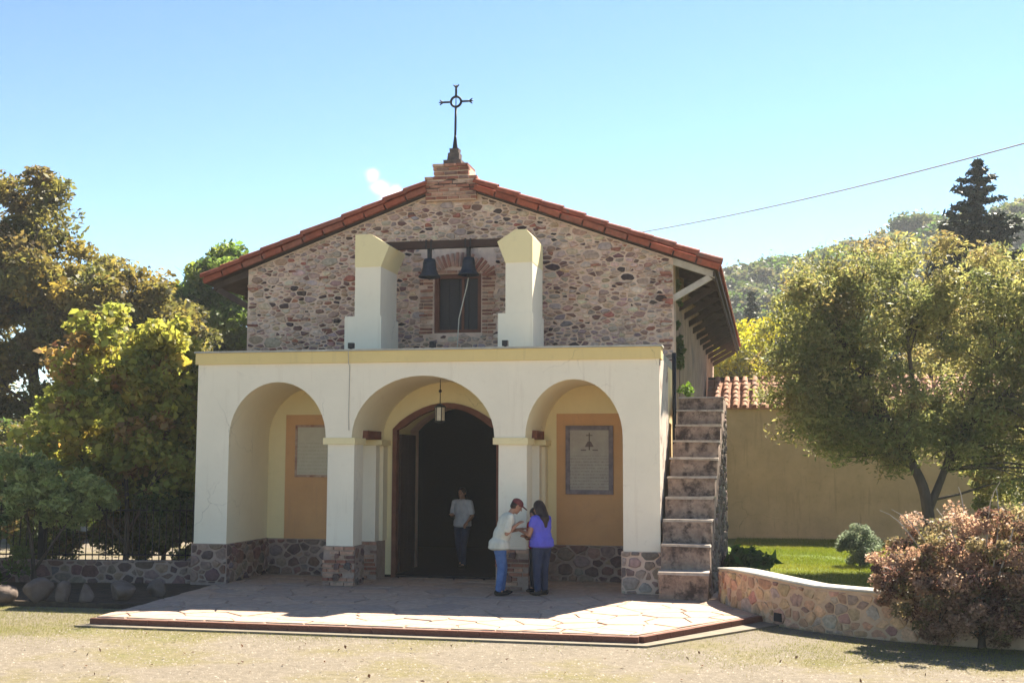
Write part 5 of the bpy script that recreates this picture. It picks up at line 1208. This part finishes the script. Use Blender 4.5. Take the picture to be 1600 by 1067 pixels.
# man in a cap, bent forward
def cap_extra(t, P, rot):
    flesh('cap', [('e', P(-0.012, 0, 0.062), (0.104, 0.088, 0.070), rot), ('e', P(-0.012, 0, 0.04), (0.106, 0.090, 0.03), rot), ('e', P(0.125, 0, 0.045), (0.075, 0.070, 0.010), (rot[0], rot[1]+0.15, rot[2]))], CAPC, t, 0.010, 3)
man = dict(head=(0.255, 0, 1.455), neck=(0.15, 0, 1.335), chest=(0.075, 0, 1.165), pelvis=(-0.045, 0, 0.86), lean=0.38, hem=0.72, girth=1.2, sleeve=0.78,
    shL=(0.10, 0.185, 1.285), elL=(0.15, 0.25, 1.03), wrL=(0.36, 0.15, 1.07), shR=(0.10, -0.185, 1.285), elR=(0.03, -0.255, 1.02), wrR=(0.21, -0.20, 1.16),
    hiL=(-0.04, 0.095, 0.82), knL=(0.05, 0.10, 0.46), anL=(0.03, 0.11, 0.09), hiR=(-0.05, -0.095, 0.82), knR=(-0.02, -0.10, 0.45), anR=(-0.07, -0.11, 0.09))
def man_hair(P, rot): return [('e', P(-0.02, 0, 0.025), (0.094, 0.080, 0.095), rot), ('e', P(-0.05, 0, -0.02), (0.06, 0.074, 0.06), rot)]
person('man in dark red cap, cream shirt and blue jeans bending his head forward', (-2.57, -0.78, 0.006), 0.42, man, (CREAMC, DENIM, LEATHER), man_hair, tilt=0.55, extras=cap_extra)
# woman in violet top, back half turned
woman = dict(head=(0.055, 0, 1.43), neck=(0.015, 0, 1.30), chest=(0.0, 0, 1.13), pelvis=(-0.02, 0, 0.83), lean=0.08, hem=0.76, girth=1.2, sleeve=0.38,
    shL=(0.0, 0.175, 1.25), elL=(0.04, 0.245, 1.0), wrL=(0.26, 0.19, 1.05), shR=(0.0, -0.175, 1.25), elR=(0.05, -0.235, 1.0), wrR=(0.25, -0.15, 1.04),
    hiL=(-0.02, 0.09, 0.80), knL=(0.0, 0.095, 0.44), anL=(-0.02, 0.10, 0.09), hiR=(-0.02, -0.09, 0.80), knR=(0.01, -0.095, 0.44), anR=(0.0, -0.10, 0.09))
def long_hair(P, rot): return [('e', P(-0.022, 0, 0.03), (0.102, 0.088, 0.102), rot), ('c', P(-0.06, 0, 0.0), 0.082, P(-0.085, 0.0, -0.20), 0.085), ('c', P(-0.085, 0.02, -0.20), 0.085, P(-0.085, 0.03, -0.32), 0.045), ('c', P(-0.02, 0.075, 0.0), 0.032, P(-0.03, 0.085, -0.2), 0.03), ('c', P(-0.02, -0.075, 0.0), 0.032, P(-0.03, -0.085, -0.2), 0.03)]
person('woman with long dark hair in violet blue top and dark jeans', (-1.93, -0.66, 0.006), math.radians(150), woman, (PURPLE, DARKDENIM, LEATHER), long_hair, tilt=0.28)
girl = dict(head=(0.06, 0, 1.30), neck=(0.02, 0, 1.185), chest=(0.0, 0, 1.03), pelvis=(-0.01, 0, 0.77), lean=0.1, hem=0.71, girth=0.86, sleeve=0.45,
    shL=(0.0, 0.145, 1.13), elL=(0.03, 0.18, 0.90), wrL=(0.20, 0.10, 0.93), shR=(0.0, -0.145, 1.13), elR=(0.03, -0.18, 0.90), wrR=(0.21, -0.09, 0.95),
    hiL=(-0.01, 0.075, 0.74), knL=(0.0, 0.078, 0.41), anL=(-0.02, 0.08, 0.09), hiR=(-0.01, -0.075, 0.74), knR=(0.01, -0.078, 0.41), anR=(0.0, -0.08, 0.09))
person('slim girl with long black hair and red top standing between two adults', (-2.07, -0.27, 0.006), math.radians(-120), girl, (REDC, BLACKC, LEATHER), long_hair, tilt=0.4)
walker = dict(head=(0.02, 0, 1.50), neck=(0.0, 0, 1.36), chest=(0.0, 0, 1.19), pelvis=(-0.01, 0, 0.87), lean=0.04, hem=0.80, girth=1.0, sleeve=0.75,
    shL=(0.0, 0.175, 1.31), elL=(-0.02, 0.23, 1.05), wrL=(0.13, 0.19, 0.93), shR=(0.0, -0.175, 1.31), elR=(0.0, -0.24, 1.05), wrR=(0.16, -0.15, 1.08),
    hiL=(0.0, 0.09, 0.83), knL=(0.10, 0.09, 0.46), anL=(0.10, 0.09, 0.09), hiR=(0.0, -0.09, 0.83), knR=(-0.02, -0.09, 0.45), anR=(-0.14, -0.09, 0.11))
def short_hair(P, rot): return [('e', P(-0.02, 0, 0.03), (0.100, 0.085, 0.098), rot), ('c', P(-0.05, 0, 0.0), 0.075, P(-0.06, 0, -0.08), 0.06)]
person('dim figure in pale shirt walking out through the dark doorway', (-4.33, 3.5, 0.05), math.radians(-105), walker, (GREYC, DARKDENIM, LEATHER), short_hair, tilt=0.1)

# =================================================================== haze
bm = bmesh.new(); bm_box(bm, -650, 650, -55, 850, -1.6, 60)
hz = link('haze', fin(bm, 'haze', 0, smooth=False), None); m = bpy.data.materials.new('haze'); m.use_nodes = True; t = m.node_tree; t.nodes.clear()
o = t.nodes.new('ShaderNodeOutputMaterial'); vv = t.nodes.new('ShaderNodeVolumePrincipled'); vv.inputs['Color'].default_value = (0.86, 0.92, 1.0, 1); vv.inputs['Density'].default_value = 0.00045; vv.inputs['Anisotropy'].default_value = 0.2
t.links.new(vv.outputs[0], o.inputs['Volume']); hz.data.materials.append(m); tag(hz, 'thin pale summer haze in the air', 'haze', kind='stuff')
